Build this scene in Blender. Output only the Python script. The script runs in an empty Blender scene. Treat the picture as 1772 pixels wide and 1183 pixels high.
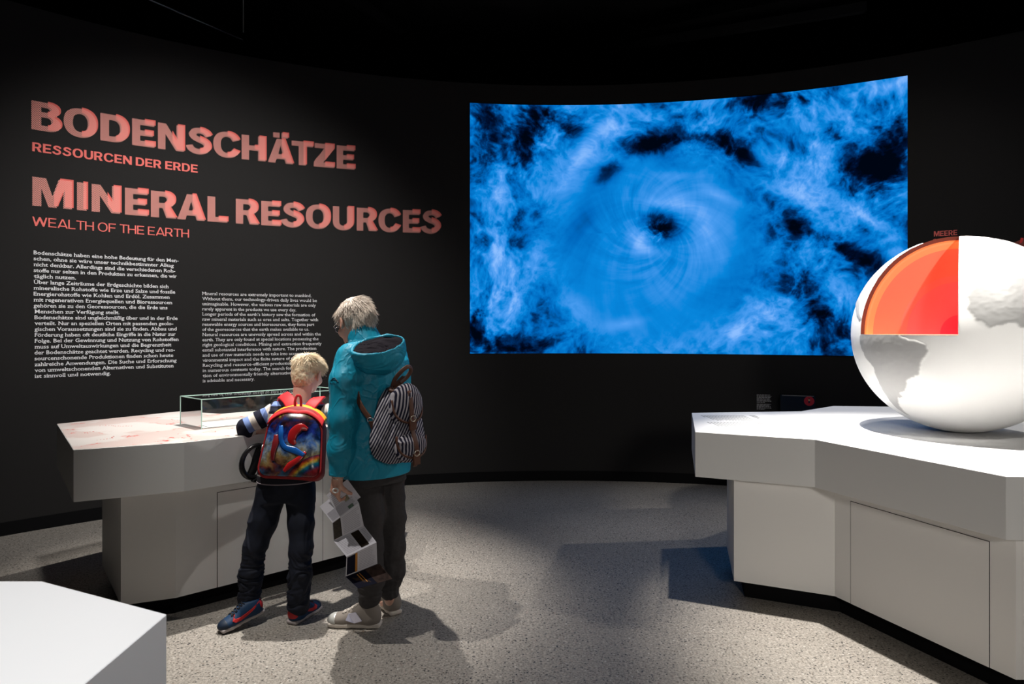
import bpy, bmesh, math, random
import numpy as np
from mathutils import Vector, Matrix

# ------------------------------------------------------------------ camera, world, lights, exposure
SC = bpy.context.scene
COL = SC.collection
FPX = 24.0 / 36.0 * 1772.0          # focal length in pixels of the 1772 px wide frame
CAM_H = 1.5
HORIZON, CX = 565.0, 886.0

cam_data = bpy.data.cameras.new('camera')
cam_data.lens = 24.0
cam_data.sensor_width = 36.0
cam_data.shift_y = -26.5 / 1772.0
cam_data.clip_start = 0.05
cam_data.clip_end = 100
cam_data.dof.use_dof = True
cam_data.dof.focus_distance = 4.8
cam_data.dof.aperture_fstop = 8.0
cam = bpy.data.objects.new('camera', cam_data)
cam.location = (0, 0, CAM_H)
cam.rotation_euler = (math.radians(90), 0, 0)
COL.objects.link(cam)
SC.camera = cam

vs = SC.view_settings
vs.view_transform = 'Standard'
vs.look = 'None'
vs.exposure = 0.0
vs.gamma = 1.0
vs.use_curve_mapping = False

world = bpy.data.worlds.new('dark_hall')
SC.world = world
world.use_nodes = True
world.node_tree.nodes['Background'].inputs[0].default_value = (0.9, 0.95, 1.0, 1)
world.node_tree.nodes['Background'].inputs[1].default_value = 0.006


def spot(name, loc, aim, power, size, blend=0.5, radius=0.04, color=(1, 0.95, 0.88)):
    d = bpy.data.lights.new(name, 'SPOT')
    d.energy = power
    d.spot_size = math.radians(size)
    d.spot_blend = blend
    d.shadow_soft_size = radius
    d.color = color
    o = bpy.data.objects.new(name, d)
    o.location = loc
    o.rotation_euler = (Vector(aim) - Vector(loc)).to_track_quat('-Z', 'Y').to_euler()
    COL.objects.link(o)
    return o


spot('spotlight_over_globe', (1.58, 3.74, 4.40), (2.12, 3.30, 0.9), 1700, 46, 0.8, 0.035)
spot('spotlight_globe_rear', (1.95, 4.55, 4.30), (1.9, 3.8, 0.9), 120, 66, 0.6, 0.05)
spot('spotlight_globe_face', (3.05, 0.9, 4.35), (2.30, 3.75, 1.50), 430, 20, 0.6, 0.06)
spot('spotlight_right_far', (4.4, 4.2, 4.3), (0.9, 3.9, 0.0), 240, 62, 0.7, 0.06)
spot('spotlight_map_table_front', (-1.74, 2.80, 4.40), (-1.02, 3.42, 0.8), 430, 35, 0.8, 0.03)
spot('spotlight_map_table_rear', (-1.20, 4.22, 4.40), (-1.42, 4.02, 0.6), 1050, 47, 0.8, 0.03)
spot('spotlight_front_left_plinth', (-0.15, 0.9, 4.3), (-1.35, 1.0, 0.9), 560, 38, 0.7, 0.06, (1.0, 0.99, 0.98))
spot('spotlight_text_wall', (-1.1, 2.5, 4.7), (-2.45, 5.5, 1.55), 840, 60, 1.0, 0.15, (1, 0.97, 0.93))
spot('fill_spot_behind_camera', (1.1, -2.8, 2.5), (1.10, 3.6, 0.75), 330, 46, 0.9, 0.4)  # added soft fill from behind the camera, lifts table fronts and people's backs
spot('spotlight_right_wall', (2.9, 3.2, 4.6), (2.9, 6.0, 1.5), 90, 64, 1.0, 0.2)


# ------------------------------------------------------------------ small helpers
def lin(r, g, b):
    def f(v):
        v /= 255.0
        return v / 12.92 if v <= 0.04045 else ((v + 0.055) / 1.055) ** 2.4
    return (f(r), f(g), f(b))


def W(x, y, d):
    """World point at depth d seen at photo position x, y."""
    return np.array([(x - CX) / FPX * d, d, CAM_H - (y - HORIZON) / FPX * d])


def nodes_of(m):
    m.use_nodes = True
    nt = m.node_tree
    return nt, nt.nodes['Principled BSDF']


def mat(name, col, rough=0.6, spec=0.4, metal=0.0, bump=None, var=None, sheen=0.0):
    m = bpy.data.materials.new(name)
    nt, b = nodes_of(m)
    b.inputs['Base Color'].default_value = (*col, 1)
    b.inputs['Roughness'].default_value = rough
    b.inputs['Specular IOR Level'].default_value = spec
    b.inputs['Metallic'].default_value = metal
    if sheen:
        b.inputs['Sheen Weight'].default_value = sheen
    if bump or var:
        tc = nt.nodes.new('ShaderNodeTexCoord')
    if bump:
        n = nt.nodes.new('ShaderNodeTexNoise')
        n.inputs['Scale'].default_value = bump[0]
        n.inputs['Detail'].default_value = 4
        bp = nt.nodes.new('ShaderNodeBump')
        bp.inputs['Strength'].default_value = bump[1]
        bp.inputs['Distance'].default_value = bump[2] if len(bump) > 2 else 0.002
        nt.links.new(tc.outputs['Object'], n.inputs['Vector'])
        nt.links.new(n.outputs['Fac'], bp.inputs['Height'])
        nt.links.new(bp.outputs['Normal'], b.inputs['Normal'])
    if var:
        n = nt.nodes.new('ShaderNodeTexNoise')
        n.inputs['Scale'].default_value = var[0]
        n.inputs['Detail'].default_value = 5
        r = nt.nodes.new('ShaderNodeValToRGB')
        r.color_ramp.elements[0].position = 0.3
        r.color_ramp.elements[1].position = 0.7
        r.color_ramp.elements[0].color = (*[c * (1 - var[1]) for c in col], 1)
        r.color_ramp.elements[1].color = (*[min(1, c * (1 + var[1])) for c in col], 1)
        nt.links.new(tc.outputs['Object'], n.inputs['Vector'])
        nt.links.new(n.outputs['Fac'], r.inputs['Fac'])
        nt.links.new(r.outputs['Color'], b.inputs['Base Color'])
    return m


def band_mat(name, attr, bands, rough=0.8, bump=(300, 0.2, 0.0006), scale=1.0):
    """Repeating colour bands driven by a float attribute; bands = [(start, colour), ...] over one period."""
    m = mat(name, bands[0][1], rough, 0.25, bump=bump)
    nt, b = nodes_of(m)
    a = nt.nodes.new('ShaderNodeAttribute')
    a.attribute_name = attr
    mu = nt.nodes.new('ShaderNodeMath')
    mu.operation = 'MULTIPLY'
    mu.inputs[1].default_value = scale
    fr = nt.nodes.new('ShaderNodeMath')
    fr.operation = 'FRACT'
    r = nt.nodes.new('ShaderNodeValToRGB')
    r.color_ramp.interpolation = 'CONSTANT'
    els = r.color_ramp.elements
    while len(els) < len(bands):
        els.new(0.5)
    for e, (p, c) in zip(els, bands):
        e.position = p
        e.color = (*c, 1)
    nt.links.new(a.outputs['Fac'], mu.inputs[0])
    nt.links.new(mu.outputs[0], fr.inputs[0])
    nt.links.new(fr.outputs[0], r.inputs['Fac'])
    nt.links.new(r.outputs['Color'], b.inputs['Base Color'])
    return m


def emis(name, col, s=1.0):
    m = bpy.data.materials.new(name)
    nt, b = nodes_of(m)
    b.inputs['Base Color'].default_value = (0, 0, 0, 1)
    b.inputs['Emission Color'].default_value = (*col, 1)
    b.inputs['Emission Strength'].default_value = s
    return m


def make(name, V, F, m=None, parent=None, smooth=False, attrs=None, loc=None):
    """Link one mesh object; V is in world space, loc (or the parent's place) becomes its origin."""
    V = np.asarray(V, dtype=np.float64).reshape(-1, 3)
    if parent is not None:
        o0 = np.array(parent['_w'])
    elif loc is not None:
        o0 = np.array(loc, dtype=float)
    else:
        o0 = np.zeros(3)
    me = bpy.data.meshes.new(name)
    if isinstance(F, np.ndarray):
        n = F.shape[1]
        me.vertices.add(len(V))
        me.vertices.foreach_set('co', (V - o0).ravel())
        me.loops.add(F.size)
        me.loops.foreach_set('vertex_index', F.ravel().astype(np.int32))
        me.polygons.add(len(F))
        me.polygons.foreach_set('loop_start', np.arange(0, F.size, n, dtype=np.int32))
        me.update(calc_edges=True)
        me.validate()
    else:
        me.from_pydata([tuple(v) for v in V - o0], [], [tuple(int(i) for i in f) for f in F])
    if smooth:
        me.polygons.foreach_set('use_smooth', np.ones(len(me.polygons), dtype=bool))
    if attrs:
        for k, a in attrs.items():
            a = np.asarray(a, dtype=np.float32)
            if a.ndim == 1:
                at = me.attributes.new(k, 'FLOAT', 'POINT')
                at.data.foreach_set('value', a)
            else:
                at = me.attributes.new(k, 'FLOAT_COLOR', 'POINT')
                at.data.foreach_set('color', np.c_[a, np.ones(len(a))].astype(np.float32).ravel())
    me.update()
    if m is not None:
        for mm in (m if isinstance(m, (list, tuple)) else [m]):
            me.materials.append(mm)
    o = bpy.data.objects.new(name, me)
    COL.objects.link(o)
    o['_w'] = list(o0)
    if parent is not None:
        o.parent = parent
    else:
        o.location = o0
    return o


def thing(name, label, cat, loc, group=None):
    o = bpy.data.objects.new(name, None)
    o.empty_display_size = 0.1
    COL.objects.link(o)
    o.location = loc
    o['_w'] = [float(v) for v in loc]
    return tag(o, label, cat, group)


def tag(o, label, cat, group=None):
    o['label'] = label
    o['category'] = cat
    if group:
        o['group'] = group
    return o


def struct(o):
    o['kind'] = 'structure'
    return o


class MB:
    """Collects shapes into one mesh."""
    def __init__(s):
        s.V, s.F = [], []

    def add(s, V, F):
        n = len(s.V)
        s.V += [tuple(v) for v in V]
        s.F += [tuple(int(i) + n for i in f) for f in F]
        return s

    def prism(s, poly, z0, z1):
        n = len(poly)
        V = [(p[0], p[1], z0) for p in poly] + [(p[0], p[1], z1) for p in poly]
        F = [tuple(range(n))[::-1], tuple(range(n, 2 * n))]
        F += [(i, (i + 1) % n, n + (i + 1) % n, n + i) for i in range(n)]
        return s.add(V, F)

    def slab(s, p, u, v, w):
        """Box with corner p and edge vectors u, v, w."""
        p, u, v, w = map(np.array, (p, u, v, w))
        V = [p, p + u, p + u + v, p + v, p + w, p + u + w, p + u + v + w, p + v + w]
        F = [(3, 2, 1, 0), (4, 5, 6, 7), (0, 1, 5, 4), (1, 2, 6, 5), (2, 3, 7, 6), (3, 0, 4, 7)]
        if np.dot(np.cross(u, v), w) < 0:
            F = [f[::-1] for f in F]
        return s.add(V, F)

    def tube(s, pts, r, n=8, closed=False, flat=None):
        """Tube through pts; r number or list; flat=(width, thick, up) makes a strap instead."""
        P = np.array(pts, dtype=float)
        m = len(P)
        rr = np.full(m, r) if np.isscalar(r) else np.array(r, dtype=float)
        T = np.zeros_like(P)
        for i in range(m):
            a = P[(i - 1) % m] if (closed or i > 0) else P[i]
            b = P[(i + 1) % m] if (closed or i < m - 1) else P[i]
            T[i] = (b - a) / (np.linalg.norm(b - a) + 1e-12)
        V = []
        nrm = None
        for i in range(m):
            if flat is not None:
                up = np.array(flat[2][i] if np.ndim(flat[2]) == 2 else flat[2], dtype=float)
                bi = np.cross(T[i], up)
                bi /= np.linalg.norm(bi) + 1e-12
                nn = np.cross(bi, T[i])
            else:
                if nrm is None:
                    a = np.array([0, 0, 1.0]) if abs(T[i][2]) < 0.9 else np.array([1.0, 0, 0])
                    nrm = np.cross(T[i], a)
                nrm = nrm - T[i] * np.dot(nrm, T[i])
                nrm /= np.linalg.norm(nrm) + 1e-12
                nn = nrm
                bi = np.cross(T[i], nn)
            for k in range(n):
                t = 2 * math.pi * (k + 0.5) / n
                if flat is not None:
                    c, q = math.cos(t), math.sin(t)
                    c = math.copysign(abs(c) ** 0.4, c)
                    q = math.copysign(abs(q) ** 0.4, q)
                    V.append(P[i] + bi * c * flat[0] / 2 * rr[i] + nn * q * flat[1] / 2)
                else:
                    V.append(P[i] + (nn * math.cos(t) + bi * math.sin(t)) * rr[i])
        F = []
        L = m if closed else m - 1
        for i in range(L):
            for k in range(n):
                a, b = i * n + k, i * n + (k + 1) % n
                c, d = ((i + 1) % m) * n + (k + 1) % n, ((i + 1) % m) * n + k
                F.append((a, b, c, d))
        if not closed:
            F.append(tuple(range(n))[::-1])
            F.append(tuple(range((m - 1) * n, m * n)))
        return s.add(V, F)

    def cyl(s, a, b, r0, r1=None, n=24):
        return s.tube([a, b], [r0, r1 if r1 is not None else r0], n)

    def build(s, name, m, parent=None, smooth=False, loc=None):
        return make(name, s.V, s.F, m, parent, smooth, loc=loc)


def bevel(o, w=0.003, seg=2):
    b = o.modifiers.new('bevel', 'BEVEL')
    b.width = w
    b.segments = seg
    b.limit_method = 'ANGLE'
    b.angle_limit = math.radians(35)
    return o


def spline(pts, n=8, closed=False):
    """Catmull-Rom through pts."""
    P = [np.array(p, dtype=float) for p in pts]
    m = len(P)
    out = []
    for i in range(m if closed else m - 1):
        p0 = P[(i - 1) % m] if (closed or i > 0) else 2 * P[0] - P[1]
        p1, p2 = P[i], P[(i + 1) % m]
        p3 = P[(i + 2) % m] if (closed or i < m - 2) else 2 * P[-1] - P[-2]
        for k in range(n):
            t = k / n
            out.append(0.5 * ((2 * p1) + (p2 - p0) * t + (2 * p0 - 5 * p1 + 4 * p2 - p3) * t * t + (3 * p1 - p0 - 3 * p2 + p3) * t ** 3))
    if not closed:
        out.append(P[-1])
    return np.array(out)


# ------------------------------------------------------------------ noise and implicit surfaces
_R = np.random.RandomState(7)
_L3 = _R.rand(32, 32, 32).astype(np.float32)
_L2 = _R.rand(256, 256).astype(np.float32)


def noise3(P, s, o=0.0):
    q = np.asarray(P) * s + o
    i = np.floor(q).astype(int)
    f = q - i
    f = f * f * (3 - 2 * f)
    r = 0
    for a in (0, 1):
        for b in (0, 1):
            for c in (0, 1):
                w = (f[..., 0] if a else 1 - f[..., 0]) * (f[..., 1] if b else 1 - f[..., 1]) * (f[..., 2] if c else 1 - f[..., 2])
                r = r + w * _L3[(i[..., 0] + a) % 32, (i[..., 1] + b) % 32, (i[..., 2] + c) % 32]
    return r * 2 - 1


def noise2(x, y, o=0):
    x = x + o * 17.3
    y = y + o * 9.1
    i, j = np.floor(x).astype(int), np.floor(y).astype(int)
    fx, fy = x - i, y - j
    fx = fx * fx * (3 - 2 * fx)
    fy = fy * fy * (3 - 2 * fy)
    g = lambda a, b: _L2[a % 256, b % 256]
    return (g(i, j) * (1 - fx) + g(i + 1, j) * fx) * (1 - fy) + (g(i, j + 1) * (1 - fx) + g(i + 1, j + 1) * fx) * fy


def fbm2(x, y, n=5, o=0, gain=0.5):
    r, a, t = 0, 1.0, 0
    for k in range(n):
        r = r + a * noise2(x * 2 ** k, y * 2 ** k, o + k)
        t += a
        a *= gain
    return r / t


def nrm(v):
    v = np.array(v, dtype=float)
    return v / np.linalg.norm(v)


class Field:
    """Signed distance grid; shapes are blended in and meshed with surface nets."""
    def __init__(s, lo, hi, h):
        s.lo = np.array(lo, dtype=float)
        s.h = h
        s.n = np.ceil((np.array(hi) - s.lo) / h).astype(int) + 1
        s.D = np.full(s.n, 0.06, dtype=np.float32)

    def _box(s, lo, hi, pad):
        a = np.clip(np.floor((np.array(lo) - pad - s.lo) / s.h).astype(int), 0, s.n)
        b = np.clip(np.ceil((np.array(hi) + pad - s.lo) / s.h).astype(int) + 1, 0, s.n)
        sl = tuple(slice(i, j) for i, j in zip(a, b))
        ax = [s.lo[k] + s.h * np.arange(a[k], b[k]) for k in range(3)]
        X, Y, Z = np.meshgrid(*ax, indexing='ij')
        return sl, np.stack([X, Y, Z], -1)

    def _mix(s, sl, d, k, op):
        D = s.D[sl]
        if op == 'sub':
            hh = np.maximum(k - np.abs(D + d), 0) / max(k, 1e-6)
            s.D[sl] = np.maximum(D, -d) + hh * hh * k / 4
        elif op == 'int':
            s.D[sl] = np.maximum(D, d)
        else:
            hh = np.maximum(k - np.abs(D - d), 0) / max(k, 1e-6)
            s.D[sl] = np.minimum(D, d) - hh * hh * k / 4

    def cone(s, a, b, ra, rb=None, k=0.02, op='add'):
        a, b = np.array(a, float), np.array(b, float)
        rb = ra if rb is None else rb
        m = max(ra, rb)
        sl, P = s._box(np.minimum(a, b) - m, np.maximum(a, b) + m, k + 0.02)
        ab = b - a
        q = P - a
        t = np.clip((q @ ab) / (ab @ ab + 1e-12), 0, 1)
        d = np.linalg.norm(q - t[..., None] * ab, axis=-1) - (ra + (rb - ra) * t)
        s._mix(sl, d, k, op)
        return s

    def chain(s, pts, rs, k=0.02):
        for i in range(len(pts) - 1):
            s.cone(pts[i], pts[i + 1], rs[i], rs[i + 1], k)
        return s

    def ell(s, c, r, R=None, k=0.02, op='add'):
        c, r = np.array(c, float), np.array(r, float)
        m = r.max()
        sl, P = s._box(c - m, c + m, k + 0.02)
        q = P - c
        if R is not None:
            q = q @ np.array(R).T          # rows of R are the local axes
        k0 = np.linalg.norm(q / r, axis=-1)
        k1 = np.linalg.norm(q / (r * r), axis=-1) + 1e-9
        s._mix(sl, k0 * (k0 - 1) / k1, k, op)
        return s

    def box(s, c, r, R=None, rad=0.01, k=0.02, op='add'):
        c, r = np.array(c, float), np.array(r, float)
        m = np.linalg.norm(r)
        sl, P = s._box(c - m, c + m, k + 0.02)
        q = P - c
        if R is not None:
            q = q @ np.array(R).T
        q = np.abs(q) - (r - rad)
        d = np.linalg.norm(np.maximum(q, 0), axis=-1) + np.minimum(q.max(-1), 0) - rad
        s._mix(sl, d, k, op)
        return s

    def loft(s, st, u, v, k=0.02, op='add', e=2.0, caps=(0.0, 0.0)):
        """Stations (z, cx, cy, ru, rv) along z with horizontal axes u, v."""
        st = np.array(sorted(st), float)
        u, v = np.array(u, float), np.array(v, float)
        m = max(st[:, 3].max(), st[:, 4].max())
        lo = [st[:, 1].min() - m, st[:, 2].min() - m, st[0, 0]]
        hi = [st[:, 1].max() + m, st[:, 2].max() + m, st[-1, 0]]
        sl, P = s._box(lo, hi, k + 0.02)
        z = P[..., 2]
        zz = z[0, 0, :]
        g = [np.interp(zz, st[:, 0], st[:, i]) for i in range(1, 5)]
        dx, dy = P[..., 0] - g[0], P[..., 1] - g[1]
        a, b = np.abs(dx * u[0] + dy * u[1]) / g[2], np.abs(dx * v[0] + dy * v[1]) / g[3]
        d = ((a ** e + b ** e) ** (1 / e) - 1) * np.minimum(g[2], g[3])
        d = np.maximum(d, np.maximum(z - st[-1, 0], st[0, 0] - z))
        s._mix(sl, d, k, op)
        return s

    def plane(s, p, n, op='int', lo=None, hi=None):
        """Keep the side away from n (op int)."""
        lo = s.lo if lo is None else lo
        hi = s.lo + s.h * s.n if hi is None else hi
        sl, P = s._box(lo, hi, 0)
        d = (P - np.array(p)) @ nrm(n)
        s._mix(sl, d, 0.0, op)
        return s

    def mesh(s):
        D = s.D
        S = D < 0
        c = [(a, b, d) for a in (0, 1) for b in (0, 1) for d in (0, 1)]
        sub = lambda A, o: A[o[0]:A.shape[0] - 1 + o[0], o[1]:A.shape[1] - 1 + o[1], o[2]:A.shape[2] - 1 + o[2]]
        cnt = sum(sub(S, o).astype(np.int8) for o in c)
        act = (cnt > 0) & (cnt < 8)
        ijk = np.argwhere(act)
        idx = np.full(act.shape, -1, dtype=np.int64)
        idx[tuple(ijk.T)] = np.arange(len(ijk))
        acc = np.zeros((len(ijk), 3))
        num = np.zeros(len(ijk))
        for o in c:
            for ax in range(3):
                if o[ax]:
                    continue
                o2 = list(o)
                o2[ax] = 1
                v0 = D[tuple((ijk + o).T)]
                v1 = D[tuple((ijk + o2).T)]
                x = (v0 < 0) != (v1 < 0)
                t = np.where(x, v0 / np.where(np.abs(v0 - v1) < 1e-12, 1, v0 - v1), 0)
                p = np.array(o, float)[None].repeat(len(ijk), 0)
                p[:, ax] += t
                acc += p * x[:, None]
                num += x
        V = s.lo + s.h * (ijk + acc / np.maximum(num, 1)[:, None])
        F = []
        for ax in range(3):
            b, d = (ax + 1) % 3, (ax + 2) % 3
            sh = [slice(None)] * 3
            sh2 = [slice(None)] * 3
            sh[ax] = slice(0, -1)
            sh2[ax] = slice(1, None)
            A, B = S[tuple(sh)], S[tuple(sh2)]
            E = np.argwhere(A != B)
            E = E[(E[:, b] > 0) & (E[:, d] > 0) & (E[:, b] < s.n[b] - 1) & (E[:, d] < s.n[d] - 1)]
            ins = A[tuple(E.T)]
            def cell(db, dd):
                q = E.copy()
                q[:, b] += db
                q[:, d] += dd
                return idx[tuple(q.T)]
            Q = np.stack([cell(-1, -1), cell(0, -1), cell(0, 0), cell(-1, 0)], 1)
            Q[~ins] = Q[~ins][:, ::-1]
            F.append(Q)
        return V, np.concatenate(F)


def vnormals(V, F):
    n = np.cross(V[F[:, 2]] - V[F[:, 0]], V[F[:, 3]] - V[F[:, 1]])
    N = np.zeros_like(V)
    for k in range(4):
        np.add.at(N, F[:, k], n)
    return N / (np.linalg.norm(N, axis=1, keepdims=True) + 1e-12)


def relax(V, F, it=2, w=0.5):
    """Even out the grid stair-steps."""
    for _ in range(it):
        A = np.zeros_like(V)
        n = np.zeros(len(V))
        for a, b in ((0, 1), (1, 2), (2, 3), (3, 0)):
            np.add.at(A, F[:, a], V[F[:, b]])
            np.add.at(A, F[:, b], V[F[:, a]])
            np.add.at(n, F[:, a], 1)
            np.add.at(n, F[:, b], 1)
        V = V * (1 - w) + w * A / np.maximum(n, 1)[:, None]
    return V

# ------------------------------------------------------------------ floor, curved wall, ceiling
def terrazzo():
    m = mat('terrazzo', (0.2, 0.18, 0.16), 0.5, 0.35)
    nt, b = nodes_of(m)
    N, L = nt.nodes, nt.links
    tc = N.new('ShaderNodeTexCoord')
    big = N.new('ShaderNodeTexNoise'); big.inputs['Scale'].default_value = 1.1; big.inputs['Detail'].default_value = 6
    fine = N.new('ShaderNodeTexNoise'); fine.inputs['Scale'].default_value = 90; fine.inputs['Detail'].default_value = 6
    for n in (big, fine):
        L.new(tc.outputs['Object'], n.inputs['Vector'])
    r1 = N.new('ShaderNodeValToRGB')
    r1.color_ramp.elements[0].position, r1.color_ramp.elements[1].position = 0.3, 0.72
    r1.color_ramp.elements[0].color = (0.258, 0.236, 0.209, 1)
    r1.color_ramp.elements[1].color = (0.318, 0.293, 0.262, 1)
    L.new(big.outputs['Fac'], r1.inputs['Fac'])
    r2 = N.new('ShaderNodeValToRGB')
    r2.color_ramp.elements[0].position, r2.color_ramp.elements[1].position = 0.32, 0.68
    r2.color_ramp.elements[0].color = (0.55, 0.55, 0.55, 1)
    r2.color_ramp.elements[1].color = (1.32, 1.32, 1.32, 1)
    L.new(fine.outputs['Fac'], r2.inputs['Fac'])
    mul = N.new('ShaderNodeMix'); mul.data_type = 'RGBA'; mul.blend_type = 'MULTIPLY'; mul.inputs[0].default_value = 1
    L.new(r1.outputs['Color'], mul.inputs[6]); L.new(r2.outputs['Color'], mul.inputs[7])
    prev = mul.outputs[2]
    for sc, th, stops in ((62, 0.25, [(0, (0.03, 0.03, 0.03)), (0.42, (0.09, 0.075, 0.06)), (0.62, (0.2, 0.17, 0.14)), (0.8, (0.4, 0.37, 0.33)), (0.92, (0.46, 0.44, 0.41))]),
                          (120, 0.24, [(0, (0.05, 0.045, 0.04)), (0.5, (0.13, 0.11, 0.1)), (0.72, (0.3, 0.27, 0.24)), (0.9, (0.42, 0.40, 0.38))])):
        v = N.new('ShaderNodeTexVoronoi'); v.inputs['Scale'].default_value = sc
        L.new(tc.outputs['Object'], v.inputs['Vector'])
        rp = N.new('ShaderNodeValToRGB')
        rp.color_ramp.elements[0].position, rp.color_ramp.elements[1].position = th, th + 0.07
        rp.color_ramp.elements[0].color, rp.color_ramp.elements[1].color = (1, 1, 1, 1), (0, 0, 0, 1)
        L.new(v.outputs['Distance'], rp.inputs['Fac'])
        sp = N.new('ShaderNodeSeparateColor')
        L.new(v.outputs['Color'], sp.inputs[0])
        gt = N.new('ShaderNodeMath'); gt.operation = 'GREATER_THAN'; gt.inputs[1].default_value = 0.35
        L.new(sp.outputs[1], gt.inputs[0])
        mm = N.new('ShaderNodeMath'); mm.operation = 'MULTIPLY'
        L.new(gt.outputs[0], mm.inputs[0]); L.new(rp.outputs['Color'], mm.inputs[1])
        cr = N.new('ShaderNodeValToRGB'); cr.color_ramp.interpolation = 'CONSTANT'
        while len(cr.color_ramp.elements) < len(stops):
            cr.color_ramp.elements.new(0.5)
        for e, (p, c) in zip(cr.color_ramp.elements, stops):
            e.position = p
            e.color = (*c, 1)
        L.new(sp.outputs[0], cr.inputs['Fac'])
        mx = N.new('ShaderNodeMix'); mx.data_type = 'RGBA'
        L.new(mm.outputs[0], mx.inputs[0]); L.new(prev, mx.inputs[6]); L.new(cr.outputs['Color'], mx.inputs[7])
        prev = mx.outputs[2]
    L.new(prev, b.inputs['Base Color'])
    return m


struct(MB().slab((-11, -4, -0.1), (22, 0, 0), (0, 16, 0), (0, 0, 0.1)).build('floor', terrazzo()))

M_WALL = mat('black_wall_paint', (0.0160, 0.0150, 0.0148), 0.75, 0.18, bump=(900, 0.25, 0.0004), var=(260, 0.12))
M_BLACK = mat('black_plinth', (0.004, 0.004, 0.0045), 0.8, 0.1)
M_SOOT = mat('black_ceiling_paint', (0.012, 0.012, 0.0125), 0.95, 0.05, var=(1.5, 0.35))
M_RAIL = mat('grey_rail_metal', (0.34, 0.34, 0.35), 0.45, 0.5)

WC = np.array([0.4949, 0.9019])      # plan circle the curved wall follows
WR = 5.759
WALL_TOP = 3.85


def wall_phi(x):
    """Angle along the wall of the photo column x."""
    t = (x - CX) / FPX
    a, b, c = 1 + t * t, -2 * (t * WC[0] + WC[1]), WC @ WC - WR * WR
    Y = (-b + math.sqrt(b * b - 4 * a * c)) / (2 * a)
    return math.atan2(t * Y - WC[0], Y - WC[1]), Y


def wall_s(x):
    return WR * wall_phi(x)[0]


def wall_z(x, y):
    return CAM_H - (y - HORIZON) / FPX * wall_phi(x)[1]


def on_wall(s, z, off=0.0):
    s, z = np.asarray(s, float), np.asarray(z, float)
    ph = s / WR
    r = WR - off
    return np.stack([WC[0] + r * np.sin(ph), WC[1] + r * np.cos(ph), z + 0 * ph], -1)


def arc_slab(name, p0, p1, z0, z1, r0, r1, m, n=120):
    V, F = [], []
    for i in range(n + 1):
        ph = p0 + (p1 - p0) * i / n
        for r, z in ((r0, z0), (r1, z0), (r1, z1), (r0, z1)):
            V.append((WC[0] + r * math.sin(ph), WC[1] + r * math.cos(ph), z))
    for i in range(n):
        a, b = 4 * i, 4 * i + 4
        for k in range(4):
            F.append((a + k, a + (k + 1) % 4, b + (k + 1) % 4, b + k))
    F += [(3, 2, 1, 0), (4 * n, 4 * n + 1, 4 * n + 2, 4 * n + 3)]
    o = make(name, V, F, m)
    return struct(o)


arc_slab('wall_front', math.radians(-100), math.radians(100), 0.0, WALL_TOP, WR, WR + 0.15, M_WALL)
arc_slab('baseboard_front', math.radians(-100), math.radians(100), 0.0, 0.095, WR - 0.008, WR, M_BLACK)
struct(MB().slab((-11, -4, 5.0), (22, 0, 0), (0, 16, 0), (0, 0, 0.1)).build('ceiling', M_SOOT))

# faint rails and hangers under the black ceiling
t = thing('lighting_rail', 'thin grey lighting rail under the black ceiling at upper left with a hanging rod', 'rail', W(340, 35, 6.26))
MB().tube([W(225, -15, 5.62), W(420, 69, 6.68)], 0.006, 6).build('rail', M_RAIL, t)
a = W(421, 56, 6.6)
MB().tube([a, (a[0], a[1], 4.99)], 0.004, 6).build('hanging_rod', M_RAIL, t)
a = W(478, 95, 7.2)
t = thing('ceiling_pipe', 'faint vertical pipe hanging behind the wall top at upper left', 'pipe', a)
MB().tube([a, (a[0], a[1], 4.99)], 0.014, 8).build('pipe', M_SOOT, t)
for pts, w, lab in (([W(585, -12, 6.6), W(765, 108, 8.3)], 0.10, 'dim black ceiling beam above the middle of the wall, running back diagonally'),
                    ([W(1440, 8, 6.25), W(955, 103, 8.2)], 0.11, 'long dim ceiling truss above the big blue screen, its lower edge near the wall top'),
                    ([W(1500, 18, 6.0), W(1050, 90, 7.6)], 0.07, 'second dim ceiling truss above the screen, in front of the long one')):
    o = MB()
    p, q = np.array(pts[0]), np.array(pts[1])
    o.slab(p, q - p, (0, w, 0), (0, 0, w * 1.2))
    o = o.build('ceiling_truss' if 'truss' in lab else 'ceiling_beam', M_SOOT, loc=(p + q) / 2)
    tag(o, lab, 'beam')

# ------------------------------------------------------------------ projected storm picture
S0, S1 = wall_s(813), wall_s(1570.5)
Z0, Z1 = wall_z(813, 611.5), wall_z(813, 178.5)
SW, SH = 700, 410
uu, vv = np.meshgrid(np.linspace(0, 1, SW), np.linspace(0, 1, SH))      # v runs downwards
ss = S0 + (S1 - S0) * uu
zz = Z1 + (Z0 - Z1) * vv
def scr(x, y):
    """Picture coordinates in metres from the storm's eye."""
    return wall_s(x), wall_z(x, y)
ex, ez = scr(1143, 402)
X, Y = ss - ex, zz - ez
r = np.hypot(X, Y * 1.02) + 1e-4
th = np.arctan2(Y, X)
wx = fbm2(uu * 5 + 3, vv * 3 + 8, 4, 11) - 0.5
wy = fbm2(uu * 5 + 9, vv * 3 + 1, 4, 23) - 0.5
rw = r * (1 + 0.25 * wx)
sp = th - 1.15 * np.log(rw + 0.12)                                       # log-spiral phase
cx_, sx_ = np.cos(sp), np.sin(sp)
str1 = fbm2(cx_ * 2.2 + 40 + np.log(r + .1) * 0.5, sx_ * 2.2 + 40 + np.log(r + .1) * 0.5, 5, 3, 0.55)
str2 = fbm2(cx_ * 6.0 + 80, sx_ * 6.0 + 60 + r * 0.8, 5, 7, 0.6)
lr = np.log(r + 0.08)
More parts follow.
